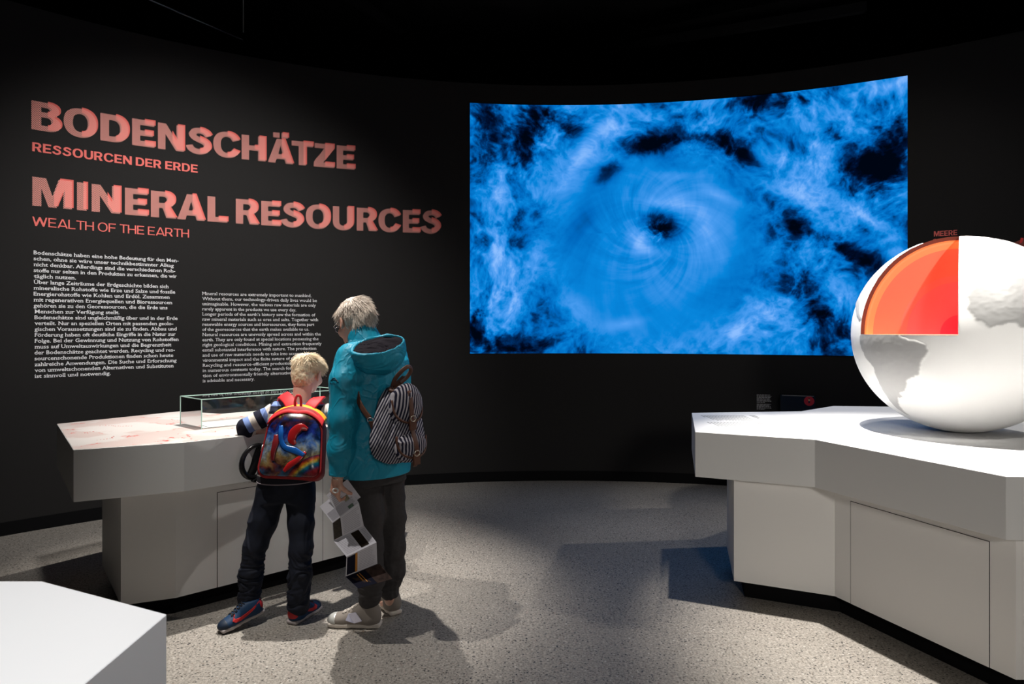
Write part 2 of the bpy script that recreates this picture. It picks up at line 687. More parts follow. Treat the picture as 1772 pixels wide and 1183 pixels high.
fib = fbm2(th * 7 + lr * 9 + 30 + wx * 2, lr * 2.2 + 20 - th * 0.4, 4, 31, 0.6)
billow = np.abs(fbm2(uu * 30 + wx * 4, vv * 18 + wy * 4, 5, 41, 0.62) * 2 - 1)
cloud = fbm2(uu * 7 + wx * 2.2 + 2, vv * 4.4 + wy * 2.2 + 5, 7, 51, 0.58)
fineb = fbm2(uu * 56 + wx * 5, vv * 34 + wy * 5, 5, 61, 0.62)
inner = 1 / (1 + np.exp((r - 0.98 + 0.18 * np.sin(th + 0.4)) / 0.09))
outer = 1 - inner
b = 0.565 + 0.24 * (str1 - 0.5) + 0.07 * (str2 - 0.5)
b_in = b + 0.20 * (fib - 0.5) * np.exp(-((r - 0.42) / 0.30) ** 2) + 0.03 * (fineb - .5)
b_out = 0.50 + 0.95 * (cloud - 0.5) + 0.40 * (0.34 - billow) + 0.38 * (fineb - 0.5) * np.clip(cloud * 2.2 - .5, 0, 1) + 0.2 * (str1 - .5)
b = inner * b_in + outer * b_out


def blob(x, y, rx, ry, amp, rot=0.0, soft=1.0, rough=0.95):
    """Lighter or darker cloud mass, edges broken by the cloud noise; radii in photo pixels."""
    global b
    s_, z_ = scr(x, y)
    k = (S1 - S0) / 757.0
    dx, dy = (ss - s_) / k, (zz - z_) / (k * 1.0)
    c_, n_ = math.cos(rot), math.sin(rot)
    q = np.hypot((dx * c_ + dy * n_) / rx, (-dx * n_ + dy * c_) / ry)
    q = q + rough * ((cloud - 0.5) * 1.6 + (fineb - 0.5) * 0.6)
    b = b + (0.86 if amp < 0 else 1.0) * amp * np.exp(-np.maximum(q, 0) ** 2 * soft)


# dark gaps
blob(1113, 255, 38, 13, -0.52, 0.1)
blob(1052, 298, 26, 15, -0.40, 0.7)
blob(1225, 245, 75, 17, -0.42, -0.15)
blob(1292, 270, 34, 16, -0.45, -0.6)
blob(1380, 250, 48, 26, -0.36, -0.4)
blob(1280, 175, 70, 16, -0.42, 0.25)
blob(1400, 160, 80, 24, -0.40, 0.2)
blob(1500, 180, 60, 26, -0.42, -0.3)
blob(1445, 230, 34, 20, -0.40, -0.6)
blob(1510, 320, 36, 40, -0.52, -0.5)
blob(1545, 255, 30, 40, -0.38, -0.2)
blob(1480, 440, 90, 15, -0.46, -0.62)
blob(1395, 505, 26, 45, -0.52, 0.5)
blob(1440, 575, 30, 40, -0.36, -0.7)
blob(1375, 400, 14, 34, -0.30, 0.2)
blob(905, 260, 30, 70, -0.50, -0.25)
blob(935, 200, 40, 28, -0.46, 0.1)
blob(840, 230, 26, 100, -0.34, -0.1)
blob(850, 420, 22, 90, -0.24, 0.05)
blob(828, 560, 26, 70, -0.52, -0.3)
blob(880, 590, 70, 24, -0.30, -0.2)
blob(985, 215, 30, 22, -0.30)
blob(1010, 380, 26, 48, -0.13, -0.3, rough=0.3)
blob(1545, 600, 50, 20, -0.30, -0.3)
blob(1140, 190, 30, 20, -0.22)
# bright masses
blob(1063, 222, 30, 24, 0.30, 0.4)
blob(1010, 270, 60, 26, 0.22, 0.9)
blob(960, 330, 36, 40, 0.18, 0.8)
blob(858, 335, 22, 34, 0.22, 0.2)
blob(855, 430, 12, 40, 0.25, 0.1)
blob(1128, 205, 24, 20, 0.20)
blob(1340, 268, 30, 20, 0.26, -0.4)
blob(1365, 285, 18, 36, 0.18, 0.3)
blob(1400, 335, 40, 22, 0.22, -0.5)
blob(1430, 380, 46, 22, 0.24, -0.7)
blob(1345, 325, 34, 12, 0.20, -0.4)
blob(1500, 375, 60, 12, 0.30, -0.65)
blob(1555, 440, 40, 14, 0.24, -0.9)
blob(1450, 500, 40, 22, 0.22, -0.6)
blob(1540, 150, 30, 14, 0.30, 0.3)
blob(1410, 250, 40, 10, 0.20, -0.6)
blob(1000, 535, 36, 22, 0.20, -0.8)
blob(1080, 560, 40, 12, 0.20, 0.15)
blob(1275, 572, 16, 26, 0.26, -0.5)
blob(935, 440, 26, 34, 0.14, 0.2)
blob(1180, 305, 70, 9, 0.10, -0.05, rough=0.25)
blob(1250, 340, 60, 10, 0.13, -0.45, rough=0.25)
# eye wall and eye
ring = np.exp(-((r - 0.40 - 0.05 * np.sin(th + 2.6)) / 0.13) ** 2)
b += ring * (0.10 + 0.10 * np.cos(th - 0.3)) + 0.10 * np.exp(-((r - 0.63) / 0.10) ** 2) * np.clip(np.cos(th + 0.5), 0, 1)
blob(1106, 414, 19, 25, 0.34, 0.4, rough=0.2)
blob(1130, 436, 30, 12, 0.16, -0.2, rough=0.2)
blob(1150, 352, 46, 9, 0.13, -0.1, rough=0.2)
eye = np.exp(-(np.hypot((X + 0.02) / 0.215, (Y - 0.03) / 0.165) + 0.5 * (fib - .5) + .4 * (fineb - .5)) ** 4)
b -= eye * (0.22 + 0.75 * (fineb - 0.45) + 0.4 * (fib - 0.5) + 0.17 * np.cos(th - 1.4))
b = np.clip(b, 0, 1)
b = np.clip((b - 0.5) * 1.12 + 0.49, 0, 1)
stops = np.array([0.0, 0.12, 0.28, 0.45, 0.60, 0.78, 1.0])
cols = np.array([lin(0, 5, 18), lin(0, 14, 44), lin(0, 48, 104), lin(0, 104, 190), lin(8, 134, 220), lin(74, 156, 240), lin(140, 190, 255)])
rgb = np.stack([np.interp(b, stops, cols[:, k]) for k in range(3)], -1)
P = on_wall(ss, zz, 0.012)
ii = np.arange(SW * SH).reshape(SH, SW)
F = np.stack([ii[1:, :-1], ii[1:, 1:], ii[:-1, 1:], ii[:-1, :-1]], -1).reshape(-1, 4)
m = emis('projected_storm', (1, 1, 1), 1.0)
nt, bs = nodes_of(m)
at = nt.nodes.new('ShaderNodeAttribute')
at.attribute_name = 'picture'
nt.links.new(at.outputs['Color'], bs.inputs['Emission Color'])
bs.inputs['Specular IOR Level'].default_value = 0.0
sc0 = on_wall(0.5 * (S0 + S1), Z0, 0.012)
scr_t = thing('projection_screen', 'huge curved screen on the black wall showing a blue satellite view of a hurricane', 'screen', sc0)
make('storm_picture', P.reshape(-1, 3), F, m, scr_t, True, {'picture': rgb.reshape(-1, 3)})
V = []
n = 60
for i in range(n + 1):
    s_ = S0 + (S1 - S0) * i / n
    for off, z in ((0.0005, Z0), (0.011, Z0), (0.011, Z1), (0.0005, Z1)):
        V.append(on_wall(s_, z, off))
F = []
for i in range(n):
    for k in range(4):
        F.append((4 * i + k, 4 * i + (k + 1) % 4, 4 * i + 4 + (k + 1) % 4, 4 * i + 4 + k))
make('screen_backing', V, F, M_BLACK, scr_t)

# ------------------------------------------------------------------ lettering on the wall
def glyphs(text, bold=0.0, res=3):
    c = bpy.data.curves.new('tmp', 'FONT')
    c.body = text
    c.size = 1.0
    c.resolution_u = res
    c.offset = bold
    o = bpy.data.objects.new('tmp', c)
    me = o.to_mesh()
    V = np.array([v.co[:2] for v in me.vertices]).reshape(-1, 2)
    F = [tuple(p.vertices) for p in me.polygons]
    o.to_mesh_clear()
    bpy.data.objects.remove(o)
    bpy.data.curves.remove(c)
    return V, F


def fill2d(loops):
    """Flat mesh of closed loops (holes by even-odd rule)."""
    c = bpy.data.curves.new('tmp', 'CURVE')
    c.dimensions = '2D'
    c.fill_mode = 'BOTH'
    for L in loops:
        s = c.splines.new('POLY')
        s.points.add(len(L) - 1)
        for p, q in zip(s.points, L):
            p.co = (q[0], q[1], 0, 1)
        s.use_cyclic_u = True
    o = bpy.data.objects.new('tmp', c)
    me = o.to_mesh()
    V = np.array([v.co[:2] for v in me.vertices]).reshape(-1, 2)
    F = [tuple(p.vertices) for p in me.polygons]
    o.to_mesh_clear()
    bpy.data.objects.remove(o)
    bpy.data.curves.remove(c)
    return V, F


def arc(cx, cy, rx, ry, a0, a1, n=18, e=2.25):
    out = []
    for i in range(n + 1):
        a = math.radians(a0 + (a1 - a0) * i / n)
        c, s = math.cos(a), math.sin(a)
        out.append((cx + rx * math.copysign(abs(c) ** (2 / e), c), cy + ry * math.copysign(abs(s) ** (2 / e), s)))
    return out


def stroke(pts, w):
    P = np.array(pts)
    T = np.gradient(P, axis=0)
    T /= np.linalg.norm(T, axis=1, keepdims=True)
    N = np.c_[-T[:, 1], T[:, 0]] * w / 2
    return [tuple(p) for p in P + N] + [tuple(p) for p in (P - N)[::-1]]


def grotesk(ch, w=0.235, hw=None):
    """Loops of a grotesque capital of height 1; w stem and hw bar thickness."""
    h = hw or w * 0.86
    k = w / 0.235
    if ch == 'I':
        return [[(0, 0), (w, 0), (w, 1), (0, 1)]]
    if ch == 'L':
        return [[(0, 0), (.6, 0), (.6, h), (w, h), (w, 1), (0, 1)]]
    if ch in 'EF':
        m = .5
        b = [(0, 0), (.66, 0), (.66, h), (w, h)] if ch == 'E' else [(0, 0), (w, 0)]
        return [b + [(w, m - h / 2), (.6, m - h / 2), (.6, m + h / 2), (w, m + h / 2), (w, 1 - h), (.65, 1 - h), (.65, 1), (0, 1)]]
    if ch == 'H':
        a = .5 - h / 2
        return [[(0, 0), (w, 0), (w, a), (.76 - w, a), (.76 - w, 0), (.76, 0), (.76, 1), (.76 - w, 1), (.76 - w, a + h), (w, a + h), (w, 1), (0, 1)]]
    if ch == 'T':
        return [[(.35 - w / 2, 0), (.35 + w / 2, 0), (.35 + w / 2, 1 - h), (.7, 1 - h), (.7, 1), (0, 1), (0, 1 - h), (.35 - w / 2, 1 - h)]]
    if ch == 'N':
        return [[(0, 0), (w * .95, 0), (w * .95, .60), (.78 - w * 1.02, 0), (.78, 0), (.78, 1), (.78 - w * .95, 1), (.78 - w * .95, .40), (w * 1.02, 1), (0, 1)]]
    if ch == 'M':
        W_ = .98
        return [[(0, 0), (w * .93, 0), (w * .93, .62), (W_ / 2 - w * .42, 0), (W_ / 2 + w * .42, 0), (W_ - w * .93, .62), (W_ - w * .93, 0), (W_, 0), (W_, 1), (W_ - w * 1.42, 1), (W_ / 2, .40), (w * 1.42, 1), (0, 1)]]
    if ch == 'W':
        W_ = 1.2
        g = w * 1.05
        return [[(.30 - g / 2, 0), (.30 + g / 2, 0), (W_ / 2, .66), (W_ - .30 - g / 2, 0), (W_ - .30 + g / 2, 0), (W_, 1), (W_ - g, 1), (W_ - .30, .36), (W_ / 2 + g / 2, 1), (W_ / 2 - g / 2, 1), (.30, .36), (g, 1), (0, 1)]]
    if ch == 'Z':
        return [[(0, 0), (.68, 0), (.68, h), (w * 1.35, h), (.67, 1 - h), (.67, 1), (.03, 1), (.03, 1 - h), (.67 - w * 1.35, 1 - h), (0, h)]]
    if ch in 'AÄ':
        W_ = .86
        g = w * 1.06
        y0, y1 = .17 * 1, .17 + h
        def xl(y):
            return (W_ / 2 - g * .52) * y
        out = [(0, 0), (g, 0), (g + xl(y0) * .93, y0), (W_ - g - xl(y0) * .93, y0), (W_ - g, 0), (W_, 0), (W_ / 2 + g * .52, 1), (W_ / 2 - g * .52, 1)]
        a, c = g + xl(y1) * .93, W_ - g - xl(y1) * .93
        hole = [(a, y1), (c, y1), (W_ / 2, max(y1 + .08, 1 - .27 * k))]
        L = [out, hole]
        if ch == 'Ä':
            for x in (W_ / 2 - .25, W_ / 2 + .03):
                L.append([(x, 1.05), (x + .22, 1.05), (x + .22, 1.26), (x, 1.26)])
        return L
    if ch == 'O':
        return [arc(.43, .5, .43, .52, 0, 350, 35), arc(.43, .5, .43 - w, .52 - h * .98, 0, 350, 35)]
    if ch == 'D':
        a = [(0, 0)] + arc(.36, .5, .41, .5, -90, 90, 22) + [(0, 1)]
        b = [(w, h)] + arc(.34, .5, .43 - w, .5 - h, -90, 90, 22) + [(w, 1 - h)]
        return [a, b]
    if ch == 'U':
        a = [(0, 1), (0, .36)] + arc(.375, .36, .375, .38, 180, 360, 22) + [(.75, 1), (.75 - w, 1)]
        a += arc(.375, .36, .375 - w, .38 - h, 360, 180, 22) + [(w, 1)]
        return [a]
    if ch == 'C':
        o = arc(.43, .5, .43, .52, 24, 336, 34)
        i = arc(.43, .5, .43 - w, .52 - h * .98, 334, 26, 30)
        return [o + i]
    if ch == 'S':
        c = spline([(.645, .72), (.58, .83), (.48, .895), (.36, .915), (.235, .88), (.165, .765), (.20, .655), (.34, .565), (.50, .495), (.585, .40), (.60, .26), (.50, .13), (.345, .085), (.20, .12), (.10, .21), (.065, .31)] if w > .18 else
                   [(.62, .76), (.54, .88), (.42, .945), (.30, .945), (.17, .89), (.115, .77), (.16, .64), (.32, .555), (.48, .485), (.60, .38), (.60, .21), (.50, .09), (.34, .05), (.18, .08), (.075, .18), (.05, .27)], 5)
        return [stroke(c, w * .92)]
    if ch == 'B':
        a = [(0, 0)] + arc(.38, .275, .33, .275, -90, 62, 16) + arc(.36, .745, .315, .255, -62, 90, 16) + [(0, 1)]
        g = h * .92
        return [a, [(w, g)] + arc(.37, .29, .34 - w, .29 - g, -90, 90, 12, 2.1)[0:] + [(w, .58 - g * .0 - .0)] if False else [(w, g), (.37, g)] + arc(.37, (g + .47) / 2, .34 - w, (.47 - g) / 2, -90, 90, 12, 2.1) + [(w, .47)],
                [(w, .47 + g), (.35, .47 + g)] + arc(.35, (1 - g + .47 + g) / 2, .325 - w, (1 - g - .47 - g) / 2, -90, 90, 12, 2.1) + [(w, 1 - g)]]
    if ch == 'R':
        g = h * .95
        a = [(0, 0), (w, 0), (w, .37), (.34, .37), (.72 - w * 1.16, 0), (.74, 0), (.535, .415)] + arc(.38, .69, .32, .31, -48, 90, 18) + [(0, 1)]
        return [a, [(w, .37 + g)] + arc(.36, (.37 + g + 1 - g) / 2, .335 - w, (1 - g - .37 - g) / 2, -90, 90, 12, 2.1) + [(w, 1 - g)]]
    return None


GW = {}
def grotesk_line(mb, text, x0, x1, zb, hcap, w, off=0.004, track=0.085):
    """A line of grotesque capitals fitted between two places on the wall."""
    x = 0
    items = []
    for ch in text:
        if ch == ' ':
            x += 0.26
            continue
        V, F = fill2d(grotesk(ch, w))
        items.append((V + [x, 0], F))
        x += V[:, 0].max() + track * (0.4 if ch in 'AT' else 1)
    s0, s1 = wall_s(x0), wall_s(x1)
    tot = max(V[:, 0].max() for V, F in items)
    for V, F in items:
        mb.add(on_wall(s0 + V[:, 0] / tot * (s1 - s0), zb + V[:, 1] * hcap, off), F)


def serif_glyphs(text, bold, res=2, foot=0.042, thick=0.055):
    """Body-type letters with slab serifs set on the stem ends."""
    V, F = glyphs(text, bold, res)
    cnt = {}
    for f in F:
        for i in range(len(f)):
            e = (f[i], f[(i + 1) % len(f)])
            cnt[tuple(sorted(e))] = cnt.get(tuple(sorted(e)), 0) + 1
    V2, F2 = [tuple(v) for v in V], list(F)
    for (a, c), n in cnt.items():
        if n != 1:
            continue
        p, q_ = V[a], V[c]
        if abs(p[1] - q_[1]) > 0.006:
            continue
        x0, x1 = min(p[0], q_[0]), max(p[0], q_[0])
        if not 0.05 < x1 - x0 < 0.2:
            continue
        y = p[1]
        bottom = y < 0.06
        if 0.06 <= y < 0.3:
            continue
        l, r_ = (foot, foot) if bottom else (foot * 1.3, 0.0 if y > 0.3 else foot)
        y0, y1 = (y, y + thick) if bottom else (y - thick, y)
        n0 = len(V2)
        V2 += [(x0 - l, y0), (x1 + r_, y0), (x1 + r_, y1), (x0 - l, y1)]
        F2.append((n0, n0 + 1, n0 + 2, n0 + 3))
    return np.array(V2), F2


CAP = None
def cap_height():
    global CAP
    if CAP is None:
        CAP = glyphs('H')[0][:, 1].max()
    return CAP


def fit(V, s0, s1, zb, hcap, ref=None):
    """Place flat glyph vertices between wall positions s0 and s1 with baseline zb."""
    a, c = V[:, 0].min(), V[:, 0].max()
    s = s0 + (V[:, 0] - a) / max(c - a, 1e-6) * (s1 - s0)
    z = zb + V[:, 1] / cap_height() * hcap
    return np.c_[s, z]


M_TXT = mat('white_lettering', (0.8, 0.8, 0.82), 0.7, 0.2)
M_SAL = mat('salmon_lettering', lin(236, 112, 104), 0.7, 0.2)
M_SAL2 = mat('salmon_lettering_plain', lin(240, 120, 112), 0.7, 0.2)


def hatch_mat():
    m = mat('hatched_lettering', lin(246, 168, 158), 0.7, 0.2)
    nt, b = nodes_of(m)
    N, L = nt.nodes, nt.links
    a = N.new('ShaderNodeAttribute'); a.attribute_name = 'phase'
    fr = N.new('ShaderNodeMath'); fr.operation = 'FRACT'
    gt = N.new('ShaderNodeMath'); gt.operation = 'GREATER_THAN'; gt.inputs[1].default_value = 0.42
    tr = N.new('ShaderNodeBsdfTransparent')
    mx = N.new('ShaderNodeMixShader')
    out = N['Material Output']
    L.new(a.outputs['Fac'], fr.inputs[0]); L.new(fr.outputs[0], gt.inputs[0])
    L.new(gt.outputs[0], mx.inputs[0]); L.new(tr.outputs[0], mx.inputs[1]); L.new(b.outputs[0], mx.inputs[2])
    L.new(mx.outputs[0], out.inputs['Surface'])
    return m


M_HAT = hatch_mat()


def cut_right(V, F, xm):
    bm = bmesh.new()
    vs_ = [bm.verts.new((v[0], v[1], 0)) for v in V]
    for f in F:
        try:
            bm.faces.new([vs_[i] for i in f])
        except ValueError:
            pass
    bmesh.ops.bisect_plane(bm, geom=bm.verts[:] + bm.edges[:] + bm.faces[:], plane_co=(xm, 0, 0), plane_no=(-1, 0, 0), clear_outer=True)
    bm.verts.index_update()
    V2 = np.array([v.co[:2] for v in bm.verts]).reshape(-1, 2)
    F2 = [tuple(v.index for v in f.verts) for f in bm.faces]
    bm.free()
    return V2, F2


def heading(word_px, zb, h, label, cat_loc_px):
    """Two-layer heading: a hatched letter over a solid right half set a little up and right."""
    x0 = word_px[0][1]
    t = thing('wall_heading', label, 'lettering', on_wall(wall_s(x0), zb, 0.004))
    for ch, a, c in word_px:
        V, F = fill2d(grotesk(ch))
        sa, sc_ = wall_s(a), wall_s(c)
        Q = np.c_[sa + V[:, 0] / V[:, 0].max() * (sc_ - sa), zb + V[:, 1] * h]
        L = make('letter', on_wall(Q[:, 0], Q[:, 1], 0.005), F, M_HAT, t, attrs={'phase': (Q[:, 0] - Q[:, 1] * 0.62) / 0.0092})
        xm = Q[:, 0].min() + (Q[:, 0].max() - Q[:, 0].min()) * 0.5
        V2, F2 = cut_right(Q, F, xm)
        make('solid_half', on_wall(V2[:, 0] + 0.011, V2[:, 1] + 0.012, 0.003), F2, M_SAL, L)['label'] = 'solid salmon half of the hatched letter'


q = lambda l, s, o: [(c, a / s + o, b_ / s + o) for c, a, b_ in l]
w1 = q([('B', 83, 384), ('O', 413, 750), ('D', 788, 1076), ('E', 1113, 1342), ('N', 1377, 1642)], 5.907, 40)
w1 += q([('S', -37, 206), ('C', 222, 480), ('H', 503, 738), ('Ä', 762, 1012), ('T', 998, 1206), ('Z', 1217, 1416), ('E', 1443, 1620)], 5.716, 330)
zb1 = 0.5 * (wall_z(55, 224) + wall_z(582, 291))
h1 = 0.5 * (wall_z(55, 173.8) + wall_z(582, 251)) - zb1
heading(w1, zb1, h1, 'big salmon heading BODENSCHÄTZE in hatched capitals, topmost on the black wall', None)
w2 = q([('M', 75, 404), ('I', 445, 524), ('N', 567, 803), ('E', 843, 1031), ('R', 1058, 1268), ('A', 1277, 1504), ('L', 1527, 1691)], 4.789, 40)
w2 += q([('R', 37, 222), ('E', 242, 396), ('S', 408, 586), ('O', 602, 797), ('U', 820, 984), ('R', 1013, 1176), ('C', 1188, 1362), ('E', 1385, 1521), ('S', 1535, 1691)], 4.663, 400)
zb2 = 0.5 * (wall_z(56, 355.6) + wall_z(697, 402))
h2 = 0.5 * (wall_z(56, 305.3) + wall_z(697, 363.3)) - zb2
heading(w2, zb2, h2, 'big salmon heading MINERAL RESOURCES in hatched capitals, below the German heading', None)


def line(mb, text, x0, x1, zb, h, bold, off=0.004, res=3):
    V, F = serif_glyphs(text, bold, res)
    Q = fit(V, wall_s(x0), wall_s(x1), zb, h)
    mb.add(on_wall(Q[:, 0], Q[:, 1], off), F)


def single(name, text, x0, x1, zb, h, bold, m, label, cat='lettering'):
    mb = MB()
    grotesk_line(mb, text, x0, x1, zb, h, bold)
    o = mb.build(name, m, loc=on_wall(wall_s(x0), zb, 0.004))
    return tag(o, label, cat)


zb = wall_z(56, 261.5)
single('wall_subtitle', 'RESSOURCEN DER ERDE', 55.6, 342, zb, wall_z(56, 245.7) - zb, 0.20, M_SAL2, 'small bold salmon subtitle RESSOURCEN DER ERDE on the black wall')
zb = wall_z(56, 390.5)
single('wall_subtitle', 'WEALTH OF THE EARTH', 55.7, 327, zb, wall_z(56, 374.5) - zb, 0.125, M_SAL2, 'small light salmon subtitle WEALTH OF THE EARTH on the black wall')

GER = ['Bodenschätze haben eine hohe Bedeutung für den Men-', 'schen, ohne sie wäre unser technikbestimmter Alltag', 'nicht denkbar. Allerdings sind die verschiedenen Roh-',
       'stoffe nur selten in den Produkten zu erkennen, die wir', 'täglich nutzen.', 'Über lange Zeiträume der Erdgeschichte bilden sich', 'mineralische Rohstoffe wie Erze und Salze und fossile',
       'Energierohstoffe wie Kohlen und Erdöl. Zusammen', 'mit regenerativen Energiequellen und Bioressourcen', 'gehören sie zu den Georessourcen, die die Erde uns', 'Menschen zur Verfügung stellt.',
       'Bodenschätze sind ungleichmäßig über und in der Erde', 'verteilt. Nur an speziellen Orten mit passenden geolo-', 'gischen Voraussetzungen sind sie zu finden. Abbau und', 'Förderung haben oft deutliche Eingriffe in die Natur zur',
       'Folge. Bei der Gewinnung und Nutzung von Rohstoffen', 'muss auf Umweltauswirkungen und die Begrenztheit', 'der Bodenschätze geachtet werden. Recycling und res-', 'sourcenschonende Produktionen finden schon heute',
       'zahlreiche Anwendungen. Die Suche und Erforschung', 'von umweltschonenden Alternativen und Substituten', 'ist sinnvoll und notwendig.']
GR = [912, 887, 895, 903, 388, 862, 895, 867, 880, 855, 610, 907, 885, 902, 897, 913, 875, 893, 885, 902, 887, 565]
ENG = ['Mineral resources are extremely important to mankind.', 'Without them, our technology-driven daily lives would be', 'unimaginable. However, the various raw materials are only', 'rarely apparent in the products we use every day.',
       'Longer periods of the earth’s history saw the formation of', 'raw mineral materials such as ores and salts. Together with', 'renewable energy sources and bioresources, they form part', 'of the georesources that the earth makes available to us.',
       'Natural resources are unevenly spread across and within the', 'earth. They are only found at special locations possessing the', 'right geological conditions. Mining and extraction frequently', 'entail substantial interference with nature. The production',
       'and use of raw materials needs to take into account the en-', 'vironmental impact and the finite nature of natural stocks.', 'Recycling and resource-efficient production are found', 'in numerous contexts today. The search for and explora-', 'tion of environmentally friendly alternatives and more', 'is advisable and necessary.']
ER = [735, 770, 763, 637, 760, 778, 752, 720, 795, 780, 800, 767, 775, 780, 742, 770, 748, 370]
za, zc = wall_z(58, 439.8), wall_z(58, 653.8)
mb = MB()
for i, (tx, rx) in enumerate(zip(GER, GR)):
    zb = za + (zc - za) * i / 21
    line(mb, tx, 58 if i < 10 else 59.5, rx / 2.953, zb, 0.0272, 0.014, res=2)
tag(mb.build('wall_text', M_TXT, loc=on_wall(wall_s(58), zc, 0.004)), 'bold white German text block on the black wall, left of the English one', 'text')
za, zc = wall_z(350, 510.2), wall_z(351, 661.3)
mb = MB()
for i, (tx, rx) in enumerate(zip(ENG, ER)):
    zb = za + (zc - za) * i / 17
    line(mb, tx, 349.6 + 0.06 * i, rx / 3.698 + 340, zb, 0.0268, 0.0, res=2)
tag(mb.build('wall_text', M_TXT, loc=on_wall(wall_s(350), zc, 0.004)), 'white English text block on the black wall, just above the glass case', 'text')

zb = wall_z(1636, 408.0)
single('wall_title', 'MEERE', 1616, 1656.5, zb, wall_z(1636, 398.9) - zb, 0.20, M_SAL2, 'small dim red title MEERE on the black wall above the globe')
zb = wall_z(1636, 421.5)
single('wall_title', 'OCEANS', 1613.5, 1664, zb, wall_z(1636, 412.4) - zb, 0.125, M_SAL2, 'second dim red title line just below MEERE, mostly hidden by the globe')

# reddish map fragment at the right edge
m = mat('dim_red_map_print', lin(110, 62, 56), 0.8, 0.1)
nt, bs = nodes_of(m)
tc = nt.nodes.new('ShaderNodeTexCoord'); nz = nt.nodes.new('ShaderNodeTexNoise'); rp = nt.nodes.new('ShaderNodeValToRGB')
nz.inputs['Scale'].default_value = 9; nz.inputs['Detail'].default_value = 8; nz.inputs['Roughness'].default_value = 0.7
rp.color_ramp.elements[0].position, rp.color_ramp.elements[1].position = 0.38, 0.56
rp.color_ramp.elements[0].color = (*lin(44, 26, 26), 1); rp.color_ramp.elements[1].color = (*lin(150, 82, 74), 1)
nt.links.new(tc.outputs['Object'], nz.inputs['Vector']); nt.links.new(nz.outputs['Fac'], rp.inputs['Fac']); nt.links.new(rp.outputs['Color'], bs.inputs['Base Color'])
sa = wall_s(1734)
za, zb = wall_z(1760, 470), wall_z(1760, 403)
pts = [(0, 0.55), (0.08, 0.72), (0.18, 0.8), (0.30, 0.95), (0.5, 1.0), (0.8, 0.96), (1.1, 1.0), (1.3, 0.9), (1.3, 0.0), (0.9, -0.1), (0.5, 0.0), (0.25, 0.2), (0.1, 0.35)]
V = [on_wall(sa + p[0] * 0.6, za + (zb - za) * p[1], 0.004) for p in pts]
t = tag(make('wall_map', V, [tuple(range(len(V)))[::-1]], m, loc=V[0]), 'dim reddish map print on the wall at the right edge, behind the globe', 'map')
s_ = wall_s(1765)
V = [on_wall(s_ + a, wall_z(1765, 421) + c, 0.006) for a, c in ((-.012, -.045), (.004, -.045), (.022, .04), (.006, .045))]
make('red_mark', V, [(0, 1, 2, 3)], mat('red_mark', lin(240, 70, 70), 0.7), t)

# small caption and dark niche panel on the wall behind the globe table
def fake_lines(mb, s0, z0, rows, pitch, h, width, seed, off=0.004):
    rnd = random.Random(seed)
    for i in range(rows):
        s = s0
        end = s0 + width * (rnd.uniform(0.88, 1.0) if i < rows - 1 else 0.55)
        while s < end:
            w_ = rnd.uniform(0.008, 0.03)
            e_ = min(s + w_, end)
            V = [on_wall(a, c, off) for a, c in ((s, z0 - i * pitch), (e_, z0 - i * pitch), (e_, z0 - i * pitch + h), (s, z0 - i * pitch + h))]
            mb.add(V, [(0, 1, 2, 3)])
            s = e_ + 0.004


mb = MB()
sa, za = wall_s(1309.5), wall_z(1320, 683.5)
fake_lines(mb, sa, za, 7, 0.0115, 0.006, 0.13, 3)
fake_lines(mb, sa, wall_z(1320, 699.5), 5, 0.0115, 0.006, 0.13, 5)
tag(mb.build('wall_caption', mat('grey_caption_print', (0.42, 0.42, 0.42), 0.7, 0.2), loc=on_wall(sa, za, 0.004)), 'small grey caption on the black wall, left of the panel with a red disc', 'text')
sa, sb = wall_s(1350), wall_s(1411.5)
z1, z0 = wall_z(1380, 682), wall_z(1380, 745)
t = thing('wall_panel', 'black wall panel with a red round badge, low on the wall behind the globe table', 'panel', on_wall((sa + sb) / 2, z0, 0.02))
p00, p10 = on_wall(sa, z0, 0.001), on_wall(sb, z0, 0.001)
nv = nrm(on_wall((sa + sb) / 2, z0, 1.0) - on_wall((sa + sb) / 2, z0, 0.0))
M_GLB = mat('gloss_black', (0.006, 0.006, 0.007), 0.25, 0.5)
bevel(MB().slab(p00, p10 - p00, nv * 0.045, (0, 0, z1 - z0)).build('panel_body', M_GLB, t), 0.004)
MB().slab(p00 + (p10 - p00) * 0.06 + nv * 0.0455 + np.array([0, 0, z1 - z0 - 0.012]), (p10 - p00) * 0.88, nv * 0.002, (0, 0, 0.006)).build('top_edge', mat('grey_edge', (0.25, 0.24, 0.23), 0.4), t)
ctr = on_wall(wall_s(1400), wall_z(1400, 692.8), 0.046)
rgt = nrm(p10 - p00)
up = np.array([0, 0, 1.0])
disc = MB()
R_ = 0.043
disc.cyl(ctr - nv * 0.001, ctr + nv * 0.003, R_, R_, 40)
bd = disc.build('badge', mat('red_badge', lin(196, 40, 58), 0.5), t)
f0 = ctr + nv * 0.0045
MB().slab(f0 - rgt * 0.007 + up * 0.002, rgt * 0.014, up * 0.014, nv * 0.002).build('badge_figure_top', mat('badge_sand', lin(214, 190, 130), 0.6), bd)
MB().slab(f0 - rgt * 0.007 - up * 0.018, rgt * 0.014, up * 0.019, nv * 0.002).build('badge_figure_bottom', mat('badge_navy', lin(26, 30, 60), 0.6), bd)
mb = MB()
mb.cyl(f0 + up * 0.021 - nv * 0.001, f0 + up * 0.021 + nv * 0.002, 0.0055, 0.0055, 16)
mb.build('badge_figure_head', mat('badge_dark', lin(50, 28, 30), 0.6), bd)

